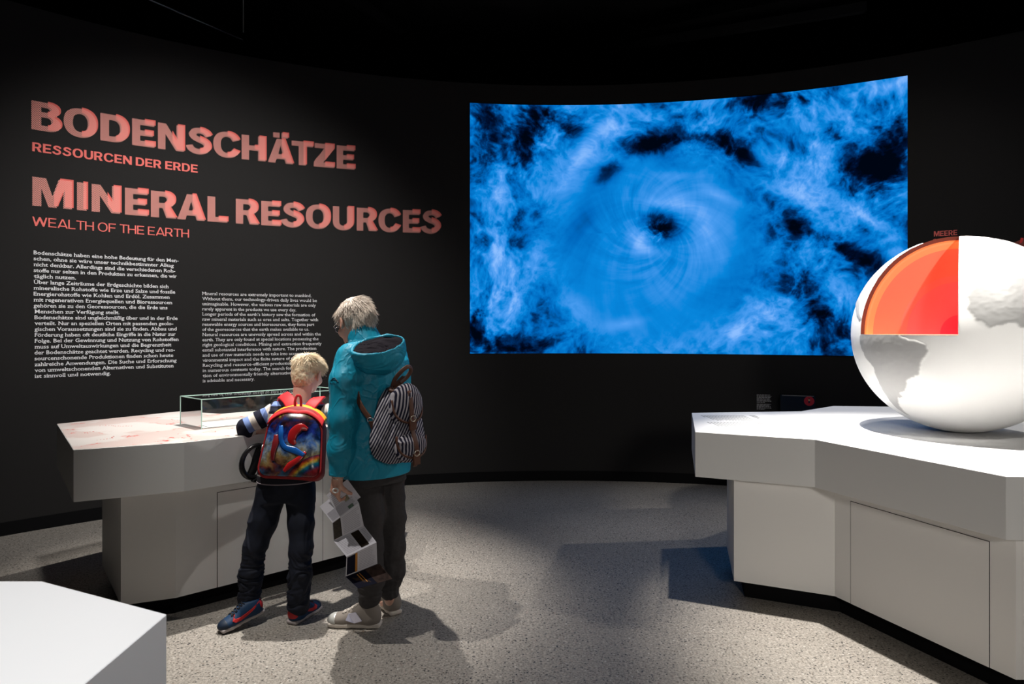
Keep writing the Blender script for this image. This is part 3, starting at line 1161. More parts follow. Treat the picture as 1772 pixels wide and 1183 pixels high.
# ------------------------------------------------------------------ white exhibit tables
M_WHITE = mat('white_lacquer', (0.80, 0.80, 0.80), 0.45, 0.35)
M_WHITE2 = mat('white_panel', (0.82, 0.81, 0.80), 0.5, 0.35)
M_GAP = mat('dark_joint', (0.02, 0.02, 0.02), 0.8, 0.1)
TZ, BZ = 0.92, 0.673


def inset(poly, d):
    n = len(poly)
    out = []
    for i in range(n):
        p, a, c = np.array(poly[i]), np.array(poly[i - 1]), np.array(poly[(i + 1) % n])
        e1, e2 = nrm(p - a), nrm(c - p)
        n1, n2 = np.array([-e1[1], e1[0]]), np.array([-e2[1], e2[0]])
        m = nrm(n1 + n2)
        out.append(tuple(p + m * d / max(0.3, m @ n1)))
    return out


def panel_door(root, p, q, z0, z1, nvec, handle=False):
    """Flush door in a base face from plan point p to q, outlined by a dark joint."""
    p, q = np.array([*p, 0.0]), np.array([*q, 0.0])
    nv = np.array([*nvec, 0.0])
    u = nrm(q - p)
    g = 0.003
    MB().slab(p - u * g + nv * 0.0004 + [0, 0, z0], (q - p) + u * 2 * g, nv * 0.0004, (0, 0, z1 - z0 + g)).build('door_joint', M_GAP, root)
    MB().slab(p + nv * 0.0004 + [0, 0, z0], q - p, nv * 0.0011, (0, 0, z1 - z0)).build('door', M_WHITE2, root)


def table(label, top, base, origin, group='white exhibit tables'):
    t = thing('exhibit_table', label, 'table', (*origin, 0.0), group)
    c = MB().prism(top, BZ, TZ).build('counter', M_WHITE, t)
    bevel(c, 0.0015, 1)
    MB().prism(base, 0.10, BZ).build('base', M_WHITE2, t)
    MB().prism(inset(base, 0.06), 0.0, 0.10).build('plinth', M_BLACK, t)
    return t


# table with the printed map, under the wall texts
LT = [(-2.067, 3.217), (-1.645, 3.426), (-1.000, 4.030), (-0.830, 4.120), (-0.850, 4.820), (-1.300, 5.100), (-1.940, 4.546), (-2.274, 4.679), (-2.714, 4.072)]
LB = [(-1.965, 3.430), (-1.737, 3.525), (-1.025, 4.190), (-0.960, 4.270), (-0.990, 4.680), (-1.330, 4.920), (-1.910, 4.400), (-2.200, 4.490), (-2.409, 4.013)]
t = table('white faceted table with pale pink map top below the wall texts', LT, LB, (-1.7, 4.1))
e = nrm(np.array(LB[2]) - np.array(LB[1]))
nv = np.array([e[1], -e[0]])
pa, pb = np.array(LB[1]), np.array(LB[2])
def at_col(x):
    tt = (x - CX) / FPX
    d = pb - pa
    k = (tt * pa[1] - pa[0]) / (d[0] - tt * d[1])
    return pa + d * k
panel_door(t, at_col(376.5), at_col(558), 0.10, 0.608, nv)

m = mat('pink_map_print', (0.8, 0.7, 0.69), 0.45, 0.3)
nt, bs = nodes_of(m)
N, L = nt.nodes, nt.links
tc = N.new('ShaderNodeTexCoord')
nz = N.new('ShaderNodeTexNoise'); nz.inputs['Scale'].default_value = 3.2; nz.inputs['Detail'].default_value = 9; nz.inputs['Roughness'].default_value = 0.55
rp = N.new('ShaderNodeValToRGB')
rp.color_ramp.elements[0].position, rp.color_ramp.elements[1].position = 0.47, 0.53
rp.color_ramp.elements[0].color, rp.color_ramp.elements[1].color = (0.47, 0.385, 0.365, 1), (0.52, 0.485, 0.47, 1)
L.new(tc.outputs['Object'], nz.inputs['Vector']); L.new(nz.outputs['Fac'], rp.inputs['Fac'])
ab = N.new('ShaderNodeMath'); ab.operation = 'SUBTRACT'; ab.inputs[1].default_value = 0.47
ab2 = N.new('ShaderNodeMath'); ab2.operation = 'ABSOLUTE'
lt = N.new('ShaderNodeMath'); lt.operation = 'LESS_THAN'; lt.inputs[1].default_value = 0.006
L.new(nz.outputs['Fac'], ab.inputs[0]); L.new(ab.outputs[0], ab2.inputs[0]); L.new(ab2.outputs[0], lt.inputs[0])
n2 = N.new('ShaderNodeTexNoise'); n2.inputs['Scale'].default_value = 9; n2.inputs['Detail'].default_value = 3
gt = N.new('ShaderNodeMath'); gt.operation = 'GREATER_THAN'; gt.inputs[1].default_value = 0.57
L.new(tc.outputs['Object'], n2.inputs['Vector']); L.new(n2.outputs['Fac'], gt.inputs[0])
an = N.new('ShaderNodeMath'); an.operation = 'MULTIPLY'
L.new(lt.outputs[0], an.inputs[0]); L.new(gt.outputs[0], an.inputs[1])
mx = N.new('ShaderNodeMix'); mx.data_type = 'RGBA'
mx.inputs[7].default_value = (0.52, 0.055, 0.045, 1)
L.new(an.outputs[0], mx.inputs[0]); L.new(rp.outputs['Color'], mx.inputs[6]); L.new(mx.outputs[2], bs.inputs['Base Color'])
ms = MB().prism(inset(LT, 0.002), TZ, TZ + 0.0008).build('map_print', m, t)
ms['label'] = 'pale pink printed map with fine red lines'
rnd = random.Random(4)
dots = MB()
for (cx_, cy_, n_) in ((-2.42, 3.98, 14), (-2.0, 4.2, 12), (-2.12, 3.62, 10), (-1.75, 3.68, 7), (-2.3, 3.7, 6), (-1.6, 4.05, 5)):
    a = rnd.uniform(0, 6.28)
    px_, py_ = cx_, cy_
    for i in range(n_):
        a += rnd.uniform(-0.9, 0.9)
        px_ += math.cos(a) * 0.016
        py_ += math.sin(a) * 0.016
        r_ = rnd.uniform(0.0025, 0.0055)
        dots.prism([(px_ + r_ * math.cos(k * 1.0472), py_ + r_ * math.sin(k * 1.0472)) for k in range(6)], TZ + 0.0008, TZ + 0.0013)
dots = dots.build('map_marks', mat('red_map_marks', (0.5, 0.045, 0.04), 0.5, 0.2), t)
dots['kind'] = 'stuff'
dots['label'] = 'tiny red marks on the map'

# globe table at the right
RT = [(1.010, 3.764), (1.559, 3.513), (1.915, 2.645), (2.95, 2.600), (3.45, 3.40), (3.55, 4.60), (2.95, 4.930), (2.354, 5.000), (1.985, 4.688), (1.210, 4.597)]
RB = [(1.223, 3.762), (1.678, 3.548), (1.999, 2.708), (2.86, 2.700), (3.30, 3.42), (3.40, 4.50), (2.90, 4.800), (2.400, 4.860), (2.040, 4.560), (1.363, 4.328)]
t = table('white faceted table at the right that carries the big globe', RT, RB, (2.3, 3.8))
pa, pb = np.array(RB[1]), np.array(RB[2])
e = nrm(pb - pa)
panel_door(t, at_col(1472.6), at_col(1711.7), 0.10, 0.616, np.array([e[1], -e[0]]))
# printed label on the table top, lines running away from the camera
mb = MB()
rnd = random.Random(9)
for blk, (xa, xb, y0, n_, ln) in enumerate(((1.235, 1.50, 4.47, 15, 0.25), (1.185, 1.42, 4.15, 13, 0.18))):
    for i in range(n_):
        x = xa + (xb - xa) * i / (n_ - 1)
        L_ = ln * rnd.uniform(0.86, 1.0) * (0.35 if i == 0 else 1)
        y = y0
        while y > y0 - L_:
            w_ = rnd.uniform(0.012, 0.04)
            mb.slab((x, y, TZ), (0.008, 0, 0), (0, -w_, 0), (0, 0, 0.0006))
            y -= w_ + 0.007
    for k in range(2):
        mb.slab((xb + 0.05 + k * 0.02, y0, TZ), (0.014, 0, 0), (0, -0.17 + 0.05 * k, 0), (0, 0, 0.0006))
o = mb.build('table_text', mat('pale_grey_print', (0.36, 0.36, 0.36), 0.6, 0.2), t)
o['label'] = 'pale grey printed text on the table top'
o['kind'] = 'stuff'

# corner of a third table in the left foreground
FT = [(-0.692, 0.72), (-0.697, 1.378), (-1.072, 1.557), (-1.95, 1.557), (-2.3, 1.1), (-1.9, 0.55), (-1.0, 0.45)]
FB = inset(FT, 0.11)
table('white table corner at the lower left, nearest to the camera', FT, FB, (-1.4, 1.0))

# ------------------------------------------------------------------ globe
GC, GR_ = np.array([2.475, 3.776, 1.4584]), 0.5384
gx = nrm([-GC[0], -GC[1], 0])                       # horizontal direction towards the viewer
gr = np.array([-gx[1], gx[0], 0])                   # east, seen from there
LON0 = -20.5
LONB = -78.5                                        # cut wedge runs from LONB to LONA
LONA = LON0 - 0.6


def gdir(lon, lat):
    lo, la = np.radians(np.asarray(lon, float) - LON0), np.radians(np.asarray(lat, float))
    h = np.cos(lo)[..., None] * gx + np.sin(lo)[..., None] * gr
    return h * np.cos(la)[..., None] + np.sin(la)[..., None] * np.array([0, 0, 1.0])


LAND = {
    'sam': [(-78, 1.5), (-77, 8), (-72, 12), (-62, 10.5), (-52, 5), (-50, 0.5), (-44, -2.5), (-39, -3.5), (-35.2, -5.5), (-34.8, -8.5), (-37.5, -12.5), (-39, -17), (-41, -22), (-45, -23.5), (-48.5, -26), (-50, -30), (-53, -33.5), (-58, -35), (-57, -38), (-62, -39.5), (-65, -43), (-67, -47), (-69, -51), (-67, -55), (-72, -54), (-75.5, -49), (-73.5, -41), (-72, -30), (-70.5, -19), (-76, -14), (-80, -6), (-80.5, -2)],
    'afr': [(-5.9, 35.8), (-9.8, 31.5), (-13, 27.6), (-17, 21), (-16.5, 17), (-17.5, 14.7), (-15, 11), (-13.2, 8.8), (-11, 6.8), (-7.6, 4.4), (-3, 5), (1.2, 6), (4.5, 6.3), (6, 4.3), (9, 4), (9.6, 1), (9, -1.5), (13, -6), (13.5, -12), (12, -17), (15, -27), (18.3, -34), (26, -34), (32, -28), (36, -22), (40.5, -15), (39, -6), (44, 1), (51, 11.5), (43, 11.5), (37, 20), (32.5, 30), (20, 31), (11, 34), (10, 37), (0, 36)],
    'eur': [(-9.3, 37), (-9.2, 43.5), (-1.5, 43.6), (-1.2, 46), (-4.6, 48.4), (1.6, 50), (4.5, 52.5), (8.5, 54), (8.3, 57), (11, 56), (12, 54.2), (19, 54.5), (23, 58), (30, 60), (24, 66), (20, 63), (17, 60.5), (14, 55.5), (8, 58), (5, 61), (12, 66), (20, 70), (30, 71), (42, 67), (60, 69), (70, 55), (55, 40), (45, 42), (38, 45), (30, 46), (28, 41), (23, 38), (19, 42), (13, 45.5), (18.3, 40), (16, 38), (12, 42), (8, 44), (3, 43), (-0.2, 39), (-2, 36.8), (-5.5, 36.1)],
    'gbr': [(-5.5, 50.1), (1.3, 51.2), (1.5, 52.8), (-1.7, 55.5), (-3, 58.5), (-5.5, 58), (-4.5, 54), (-4.5, 52)],
    'isl': [(-24, 65.5), (-22, 64), (-18, 63.5), (-14, 65), (-16, 66.5)],
    'grl': [(-44, 60), (-40, 65), (-22, 70.5), (-20, 77), (-30, 83), (-60, 81), (-68, 76), (-54, 70), (-52, 64)],
    'nam': [(-81, 25), (-80, 32), (-75, 36), (-70, 42), (-61, 46), (-66, 50), (-56, 52), (-65, 60), (-78, 62), (-95, 60), (-90, 70), (-125, 71), (-160, 70), (-165, 60), (-135, 57), (-124, 45), (-118, 33), (-105, 20), (-92, 14.5), (-83, 8.5), (-79, 9), (-84, 15), (-88, 21), (-97, 22), (-96, 28), (-84, 30)],
    'mad': [(44, -25), (47, -25), (50.3, -15.5), (49, -12), (44.3, -17)],
    'ara': [(35, 28), (43, 13), (52, 17), (59, 22.5), (51, 25), (48, 30), (38, 32)],
}


def land_mask(lon, lat):
    M = np.zeros(lon.shape, bool)
    wl = lon + 1.6 * (fbm2(lon * 0.35 + 50, lat * 0.35 + 70, 3, 2) - 0.5)
    wa = lat + 1.6 * (fbm2(lon * 0.35 + 150, lat * 0.35 + 170, 3, 5) - 0.5)
    for P in LAND.values():
        P = np.array(P, float)
        inside = np.zeros(lon.shape, bool)
        for i in range(len(P)):
            (x1, y1), (x2, y2) = P[i - 1], P[i]
            if y1 == y2:
                continue
            c = ((y1 > wa) != (y2 > wa)) & (wl < (x2 - x1) * (wa - y1) / (y2 - y1) + x1)
            inside ^= c
        M |= inside
    return M


def sphere_patch(lons, lats):
    lo, la = np.meshgrid(lons, lats, indexing='ij')
    lw = (lo + 180) % 360 - 180
    m1 = land_mask(lw, la).astype(float)
    msk = m1.copy()
    msk[1:-1, 1:-1] = (m1[1:-1, 1:-1] * 4 + m1[:-2, 1:-1] + m1[2:, 1:-1] + m1[1:-1, :-2] + m1[1:-1, 2:]) / 8
    rel = fbm2(lo * 0.5 + 300, la * 0.5 + 300, 5, 8) - 0.4
    ridge = np.abs(fbm2(lo * 0.22 + 90, la * 0.30 + 30, 4, 12) * 2 - 1)
    rad = GR_ + msk * (0.0030 + 0.0022 * np.clip(rel, 0, 1) + 0.0016 * np.clip(0.3 - ridge, 0, 1))
    V = GC + gdir(lo, la) * rad[..., None]
    n, k = lo.shape
    i = np.arange(n * k).reshape(n, k)
    F = np.stack([i[:-1, :-1], i[1:, :-1], i[1:, 1:], i[:-1, 1:]], -1).reshape(-1, 4)
    return V.reshape(-1, 3), F, msk.ravel()


up_lons = np.linspace(LONA, LONB + 360, 420)
dn_lons = np.linspace(-180, 180, 500)
V1, F1, m1 = sphere_patch(up_lons, np.linspace(0, 89.9, 150))
V2, F2, m2 = sphere_patch(dn_lons, np.linspace(-89.9, 0, 150))
m = mat('white_globe_shell', (0.80, 0.80, 0.795), 0.38, 0.4)
nt, bs = nodes_of(m)
at = nt.nodes.new('ShaderNodeAttribute'); at.attribute_name = 'land'
mx = nt.nodes.new('ShaderNodeMix'); mx.data_type = 'RGBA'
mx.inputs[6].default_value = (0.80, 0.80, 0.795, 1); mx.inputs[7].default_value = (0.38, 0.38, 0.38, 1)
nt.links.new(at.outputs['Fac'], mx.inputs[0]); nt.links.new(mx.outputs[2], bs.inputs['Base Color'])
globe = thing('globe', 'large white relief globe with an orange and red cutaway wedge on the table', 'globe', (GC[0], GC[1], TZ))
make('shell', np.r_[V1, V2], np.r_[F1, F2 + len(V1)], m, globe, True, {'land': np.r_[m1, m2]})
# cut faces with the earth's layers
m = mat('earth_layers', (0.8, 0.2, 0.1), 0.5, 0.3)
nt, bs = nodes_of(m)
at = nt.nodes.new('ShaderNodeAttribute'); at.attribute_name = 'layer'
rp = nt.nodes.new('ShaderNodeValToRGB'); rp.color_ramp.interpolation = 'CONSTANT'
st = [(0, lin(222, 76, 92)), (0.192, lin(238, 112, 110)), (0.535, lin(240, 120, 104)), (0.60, lin(240, 120, 94)), (0.875, lin(242, 152, 100)), (0.925, lin(242, 160, 108)), (0.945, lin(240, 142, 84)), (0.958, lin(104, 54, 42))]
while len(rp.color_ramp.elements) < len(st):
    rp.color_ramp.elements.new(0.5)
for e, (p, c) in zip(rp.color_ramp.elements, st):
    e.position = p
    e.color = (*c, 1)
nt.links.new(at.outputs['Fac'], rp.inputs['Fac']); nt.links.new(rp.outputs['Color'], bs.inputs['Base Color'])


def fan(d0s, name):
    """Flat cut face: directions d0s swept over radii."""
    rs = np.linspace(0, 1, 60)
    V = (GC + d0s[:, None, :] * rs[None, :, None] * (GR_ + 0.0022))
    n, k = V.shape[:2]
    i = np.arange(n * k).reshape(n, k)
    F = np.stack([i[:-1, :-1], i[1:, :-1], i[1:, 1:], i[:-1, 1:]], -1).reshape(-1, 4)
    make(name, V.reshape(-1, 3), F, m, globe, False, {'layer': np.tile(rs, n)})


la = np.linspace(0, 90, 80)
fan(gdir(np.full(80, LONB), la), 'cut_face')
fan(gdir(np.full(80, LONA), la), 'cut_face')
fan(gdir(np.linspace(LONB, LONA, 60), np.zeros(60)), 'cut_face')

# ------------------------------------------------------------------ glass display case on the map table
def glass():
    m = bpy.data.materials.new('clear_glass')
    nt, b = nodes_of(m)
    N, L = nt.nodes, nt.links
    tr = N.new('ShaderNodeBsdfTransparent'); tr.inputs['Color'].default_value = (0.93, 0.97, 0.955, 1)
    gl = N.new('ShaderNodeBsdfGlossy'); gl.inputs['Roughness'].default_value = 0.0
    fr = N.new('ShaderNodeFresnel'); fr.inputs['IOR'].default_value = 1.5
    mx = N.new('ShaderNodeMixShader')
    L.new(fr.outputs[0], mx.inputs[0]); L.new(tr.outputs[0], mx.inputs[1]); L.new(gl.outputs[0], mx.inputs[2])
    L.new(mx.outputs[0], N['Material Output'].inputs['Surface'])
    return m


M_GLASS = glass()
M_EDGE = mat('pale_green_glass_edge', (0.50, 0.72, 0.64), 0.2, 0.6)
A = np.array([-1.752, 3.853, TZ + 0.001]); uu_ = np.array([0.651, 0.618, 0]); ww = np.array([-0.207, 0.181, 0])
hh = np.array([0, 0, 0.168])
t = thing('display_case', 'low rectangular clear glass case on the pink map table', 'display case', A + uu_ / 2 + ww / 2)
th_ = 0.006
un, wn = nrm(uu_), nrm(ww)
for p, a, c in ((A, uu_, hh), (A + ww, uu_, hh), (A, ww, hh), (A + uu_, ww, hh), (A + hh, uu_, ww)):
    make('pane', [p, p + a, p + a + c, p + c], [(0, 1, 2, 3)], M_GLASS, t)
ec = MB()
C4 = [A, A + uu_, A + uu_ + ww, A + ww]
for i in range(4):
    p, q_ = C4[i], C4[(i + 1) % 4]
    for nm, a, c in (('edge', p + hh, q_ + hh), ('edge', p, p + hh)):
        MB().tube([a, c], 0.0032, 4).build(nm, M_EDGE, t)
# inside: a shallow white tray with printed cards
B_ = A + uu_ * 0.02 + ww * 0.06 + [0, 0, 0.0005]
MB().slab(B_, uu_ * 0.96, ww * 0.88, (0, 0, 0.004)).build('tray', M_WHITE, t)
o = MB().slab(B_ + uu_ * 0.035 + ww * 0.10 + [0, 0, 0.004], uu_ * 0.006, ww * 0.5, (0, 0, 0.0012)).build('tray_slot', M_GAP, t)
o = MB().slab(B_ + uu_ * 0.5 + ww * 0.25 + [0, 0, 0.004], uu_ * 0.3, ww * 0.4, (0, 0, 0.02)).build('exhibit_block', mat('grey_sample', (0.32, 0.3, 0.27), 0.6), t)

# ------------------------------------------------------------------ black listening rings hung on the table front
def handset(ctr, ux, label):
    """Oval padded ring with a curved bar across it, hung flat against the counter front."""
    ux = nrm(ux)
    nv = np.array([ux[1], -ux[0], 0])
    up = np.array([0, 0, 1.0])
    t = thing('headphones', label, 'headphones', ctr, 'black headphones hung on the map table front')
    M_ = M_GLB
    lean = nrm(up + ux * 0.12)
    ring = [ctr + nv * 0.035 + ux * 0.078 * math.cos(a) + lean * 0.086 * math.sin(a) for a in np.linspace(0, 2 * math.pi, 40, endpoint=False)]
    rr = [0.0125 + 0.003 * math.cos(a + 2.2) for a in np.linspace(0, 2 * math.pi, 40, endpoint=False)]
    MB().tube(ring, rr, 12, closed=True).build('headband', M_, t, True)
    bar = spline([ctr + nv * 0.03 + ux * x + lean * z for x, z in ((-0.028, -0.082), (-0.006, -0.03), (0.006, 0.03), (0.02, 0.085))], 8)
    MB().tube(bar, [0.9 + 0.25 * math.sin(i / len(bar) * math.pi) for i in range(len(bar))], 10, flat=(0.040, 0.018, nv)).build('ear_cushion', mat('black_foam', (0.008, 0.008, 0.009), 0.6, 0.3), t, True)
    c = ctr + nv * 0.038 - lean * 0.098 + ux * 0.012
    f = Field(c - 0.06, c + 0.06, 0.004)
    f.ell(c, (0.032, 0.016, 0.016), np.array([ux, nv, up]))
    V, F = f.mesh()
    make('ear_cup', V, F, M_, t, True)
    MB().cyl(c + nv * 0.010 + ux * 0.004 + up * 0.004, c + nv * 0.017 + ux * 0.004 + up * 0.004, 0.007).build('chrome_button', mat('chrome', (0.6, 0.6, 0.6), 0.2, 0.5, 1.0), t)
    MB().cyl(ctr + nv * 0.0003 + lean * 0.074, ctr + nv * 0.04 + lean * 0.074, 0.006).build('hanger_peg', M_, t)


e = nrm(np.array(LT[2]) - np.array(LT[1]))
def on_front(x, y):
    pa_, pb_ = np.array(LT[1]), np.array(LT[2])
    tt = (x - CX) / FPX
    d = pb_ - pa_
    k = (tt * pa_[1] - pa_[0]) / (d[0] - tt * d[1])
    p = pa_ + d * k
    return np.array([p[0], p[1], CAM_H - (y - HORIZON) / FPX * p[1]])


handset(on_front(439, 796), (e[0], e[1], 0), 'black headphones hung on the table front, left of the child with the backpack')
handset(on_front(590, 772), (e[0], e[1], 0), 'black headphones hung on the table front between the child and the adult')

# ------------------------------------------------------------------ people: shared builders
def skin_mat(name, base, red):
    m = mat(name, base, 0.5, 0.35, bump=(220, 0.15, 0.0006))
    nt, b = nodes_of(m)
    b.inputs['Subsurface Weight'].default_value = 0.08
    b.inputs['Subsurface Radius'].default_value = (0.01, 0.004, 0.002)
    tc = nt.nodes.new('ShaderNodeTexCoord'); n = nt.nodes.new('ShaderNodeTexNoise'); n.inputs['Scale'].default_value = 24
    r = nt.nodes.new('ShaderNodeValToRGB')
    r.color_ramp.elements[0].position, r.color_ramp.elements[1].position = 0.35, 0.7
    r.color_ramp.elements[0].color, r.color_ramp.elements[1].color = (*base, 1), (*red, 1)
    nt.links.new(tc.outputs['Object'], n.inputs['Vector']); nt.links.new(n.outputs['Fac'], r.inputs['Fac']); nt.links.new(r.outputs['Color'], b.inputs['Base Color'])
    return m


def frame(yaw, pitch=0.0, roll=0.0):
    """Rows: side (to the left of the person), forward, up."""
    f = np.array([math.cos(yaw), math.sin(yaw), 0])
    l = np.array([-f[1], f[0], 0])
    u = np.array([0, 0, 1.0])
    c, s = math.cos(pitch), math.sin(pitch)          # positive pitch looks down
    f, u = f * c - u * s, u * c + f * s
    c, s = math.cos(roll), math.sin(roll)            # positive roll tips the head to the right
    l, u = l * c + u * s, u * c - l * s
    return np.array([l, f, u])


def head(F_, C, R, s=1.0, k=0.012):
    """Skull, face, ears; C skull centre, rows of R = left, forward, up, s scale."""
    g = lambda a, b, c: C + (R[0] * a + R[1] * b + R[2] * c) * s
    F_.ell(C, np.array([0.076, 0.094, 0.092]) * s, R, k)
    F_.ell(g(0, 0.032, -0.055), np.array([0.058, 0.062, 0.068]) * s, R, 0.03 * s)
    F_.ell(g(0, 0.066, -0.098), np.array([0.030, 0.026, 0.022]) * s, R, 0.03 * s)      # chin
    F_.cone(g(0, 0.092, -0.018), g(0, 0.108, -0.046), 0.008 * s, 0.012 * s, 0.012 * s)   # nose
    F_.ell(g(0, 0.092, -0.072), np.array([0.024, 0.010, 0.007]) * s, R, 0.010 * s)     # lips
    F_.ell(g(0, 0.092, -0.081), np.array([0.020, 0.009, 0.006]) * s, R, 0.010 * s)
    for q in (-1, 1):
        F_.ell(g(q * 0.042, 0.070, -0.045), np.array([0.022, 0.020, 0.020]) * s, R, 0.02 * s)   # cheek
        F_.ell(g(q * 0.032, 0.090, -0.012), np.array([0.016, 0.012, 0.010]) * s, R, 0.006, 'sub')
        F_.ell(g(q * 0.032, 0.091, 0.006), np.array([0.024, 0.010, 0.007]) * s, R, 0.012 * s)   # brow
        e = g(q * 0.086, -0.010, -0.024)
        Re = np.array([nrm(R[0] * q + R[1] * 0.5), nrm(-R[1] + R[0] * q * 0.5), R[2]])
        F_.ell(e, np.array([0.010, 0.021, 0.034]) * s, Re, 0.008 * s)
        F_.ell(e + Re[0] * 0.008 * s + Re[1] * 0.004 * s, np.array([0.006, 0.010, 0.019]) * s, Re, 0.004, 'sub')


def hand(F_, w, d, n, L=0.175, curl=(0.5, 0.6, 0.6, 0.6, 0.6), spread=0.12, thumb_side=1):
    """Hand from wrist w along d, palm facing n; curl per digit (thumb first) in 0..1."""
    d, n = nrm(d), nrm(n)
    n = nrm(n - d * (n @ d))
    s = np.cross(d, n) * thumb_side
    q = L / 0.175
    pc = w + d * 0.048 * q
    F_.box(pc, np.array([0.036, 0.046, 0.013]) * q, np.array([s, d, n]), 0.011 * q, 0.012 * q)
    F_.cone(w - d * 0.02 * q, w + d * 0.02 * q, 0.021 * q, 0.022 * q, 0.02 * q)
    for i, (off, ln) in enumerate(((0.027, 0.072), (0.009, 0.080), (-0.009, 0.074), (-0.026, 0.058))):
        c = curl[i + 1]
        p = w + d * 0.086 * q + s * off * q
        dr = nrm(d + s * (off / 0.027) * spread)
        r = (0.0088 - 0.0006 * i) * q
        ang = 0
        for j, (fr, bend) in enumerate(((0.44, 0.75), (0.32, 1.5), (0.24, 1.1))):
            ang += c * bend
            v = dr * math.cos(ang) + n * math.sin(ang)
            p2 = p + v * ln * fr * q
            F_.cone(p, p2, r, r * 0.92, 0.004 * q)
            p, r = p2, r * 0.92
    c = curl[0]
    p = w + d * 0.026 * q + s * 0.030 * q
    v = nrm(s * (0.85 - 0.5 * c) + d * 0.75 + n * (0.15 + 0.7 * c))
    for ln, r, b in ((0.036, 0.0115, 0.0), (0.028, 0.010, 0.45 * c), (0.022, 0.009, 0.5 * c)):
        v = nrm(v + n * b - s * b * 0.7)
        p2 = p + v * ln * q
        F_.cone(p, p2, r * q, r * 0.92 * q, 0.008 * q)
        p = p2


def folds(V, F, amp, sc, seed, aniso=(1, 1, 1), ridged=True, mask=None):
    """Cloth creases: push vertices along their normals."""
    N = vnormals(V, F)
    q = V * np.array(aniso)
    w = noise3(q, sc * 0.6, seed) * 0.25
    a = noise3(q + w[:, None], sc, seed + 3)
    if ridged:
        a = 1 - np.abs(a) * 2.2
        a = np.clip(a, -0.6, 1)
    b = noise3(q, sc * 2.3, seed + 9)
    d = amp * (a + 0.35 * b)
    if mask is not None:
        d = d * mask
    return V + N * d[:, None]


def strands(C, R, rad, n, keep, crown, length, lift, jit, droop, width, seed, seg=5, curl=0.0):
    """Combed hair locks as slim tapering blades growing from a skull ellipsoid."""
    rs = np.random.RandomState(seed)
    i = np.arange(int(n * 2.2))
    z = 1 - 2 * (i + 0.5) / len(i)
    ph = i * 2.399963 + rs.rand(len(i)) * 0.6
    dl = np.c_[np.sqrt(1 - z * z) * np.cos(ph), np.sqrt(1 - z * z) * np.sin(ph), z]
    kp = keep(dl)
    dl = dl[kp]
    m = len(dl)
    cr = nrm(crown)
    t = dl - cr
    t = t - dl * (t * dl).sum(1, keepdims=True)
    t /= np.linalg.norm(t, axis=1, keepdims=True) + 1e-6
    side = np.cross(dl, t)
    rt = dl * np.array(rad) * 0.985
    ln = length(dl) * (0.65 + 0.7 * rs.rand(m))
    j = np.stack([noise3(rt, 26, 3.1 + q_ + seed) for q_ in (0, 11, 23)], 1) * jit * 2.4 + rs.randn(m, 3) * jit * 0.35
    pts = [rt]
    p = rt
    dirv = t * (1 - lift(dl))[:, None] + dl * lift(dl)[:, None] + j
    sw = rs.randn(m) * curl
    for k in range(seg):
        dirv = dirv + side * (sw * math.sin(k * 1.7 + 1))[:, None] + np.array([0, 0, -1.0]) @ R.T * droop * (k + 1) / seg
        dv = dirv / (np.linalg.norm(dirv, axis=1, keepdims=True) + 1e-6)
        p = p + dv * (ln / seg)[:, None]
        e = np.linalg.norm(p / np.array(rad), axis=1, keepdims=True)
        p = np.where(e < 1.01, p / e * 1.01, p)
        pts.append(p)
    P = np.stack(pts, 1)                                    # m, seg+1, 3 (local)
    wd = width * (0.7 + 0.6 * rs.rand(m))
    prof = np.sqrt(np.clip(1 - (np.arange(seg + 1) / seg) ** 2, 0.02, 1))
    tang = np.gradient(P, axis=1)
    nr = np.cross(tang, P)
    nr /= np.linalg.norm(nr, axis=2, keepdims=True) + 1e-9
    on = P / (np.linalg.norm(P, axis=2, keepdims=True) + 1e-9)
    a = P + nr * (wd[:, None] * prof)[..., None] / 2
    b = P - nr * (wd[:, None] * prof)[..., None] / 2
    c = P + on * (wd[:, None] * prof)[..., None] * 0.35
    Vl = np.stack([a, c, b], 2).reshape(-1, 3)
    V = C + Vl @ R
    base = (np.arange(m) * (seg + 1) * 3)[:, None]
    F = []
    for k in range(seg):
        o = k * 3
        for u, v in ((0, 1), (1, 2), (2, 0)):
            F.append(np.concatenate([base + o + u, base + o + v, base + o + 3 + v, base + o + 3 + u], 1))
    tone = np.repeat(np.clip(rs.rand(m) * 0.6 + 0.2 + 0.5 * noise3(rt, 40, seed), 0, 1), (seg + 1) * 3)
    return V, np.concatenate(F), tone


def hair_mat(name, a, b):
    m = mat(name, a, 0.42, 0.5)
    nt, bs = nodes_of(m)
    at = nt.nodes.new('ShaderNodeAttribute'); at.attribute_name = 'tone'
    mx = nt.nodes.new('ShaderNodeMix'); mx.data_type = 'RGBA'
    mx.inputs[6].default_value = (*a, 1); mx.inputs[7].default_value = (*b, 1)
    nt.links.new(at.outputs['Fac'], mx.inputs[0]); nt.links.new(mx.outputs[2], bs.inputs['Base Color'])
    return m


def eyes(parent, C, R, s=1.0):
    for q in (-1, 1):
        c = C + (R[0] * q * 0.032 + R[1] * 0.079 - R[2] * 0.012) * s
        f = Field(c - 0.02, c + 0.02, 0.002)
        f.ell(c, np.array([0.0115] * 3) * s)
        V, F = f.mesh()
        e = make('eye', V, F, mat('eye_white', (0.7, 0.68, 0.66), 0.2), parent, True)
        MB().cyl(c + R[1] * 0.0098 * s, c + R[1] * 0.0122 * s, 0.0055 * s, 0.004 * s, 16).build('iris', mat('iris_blue', (0.06, 0.10, 0.16), 0.15), e)


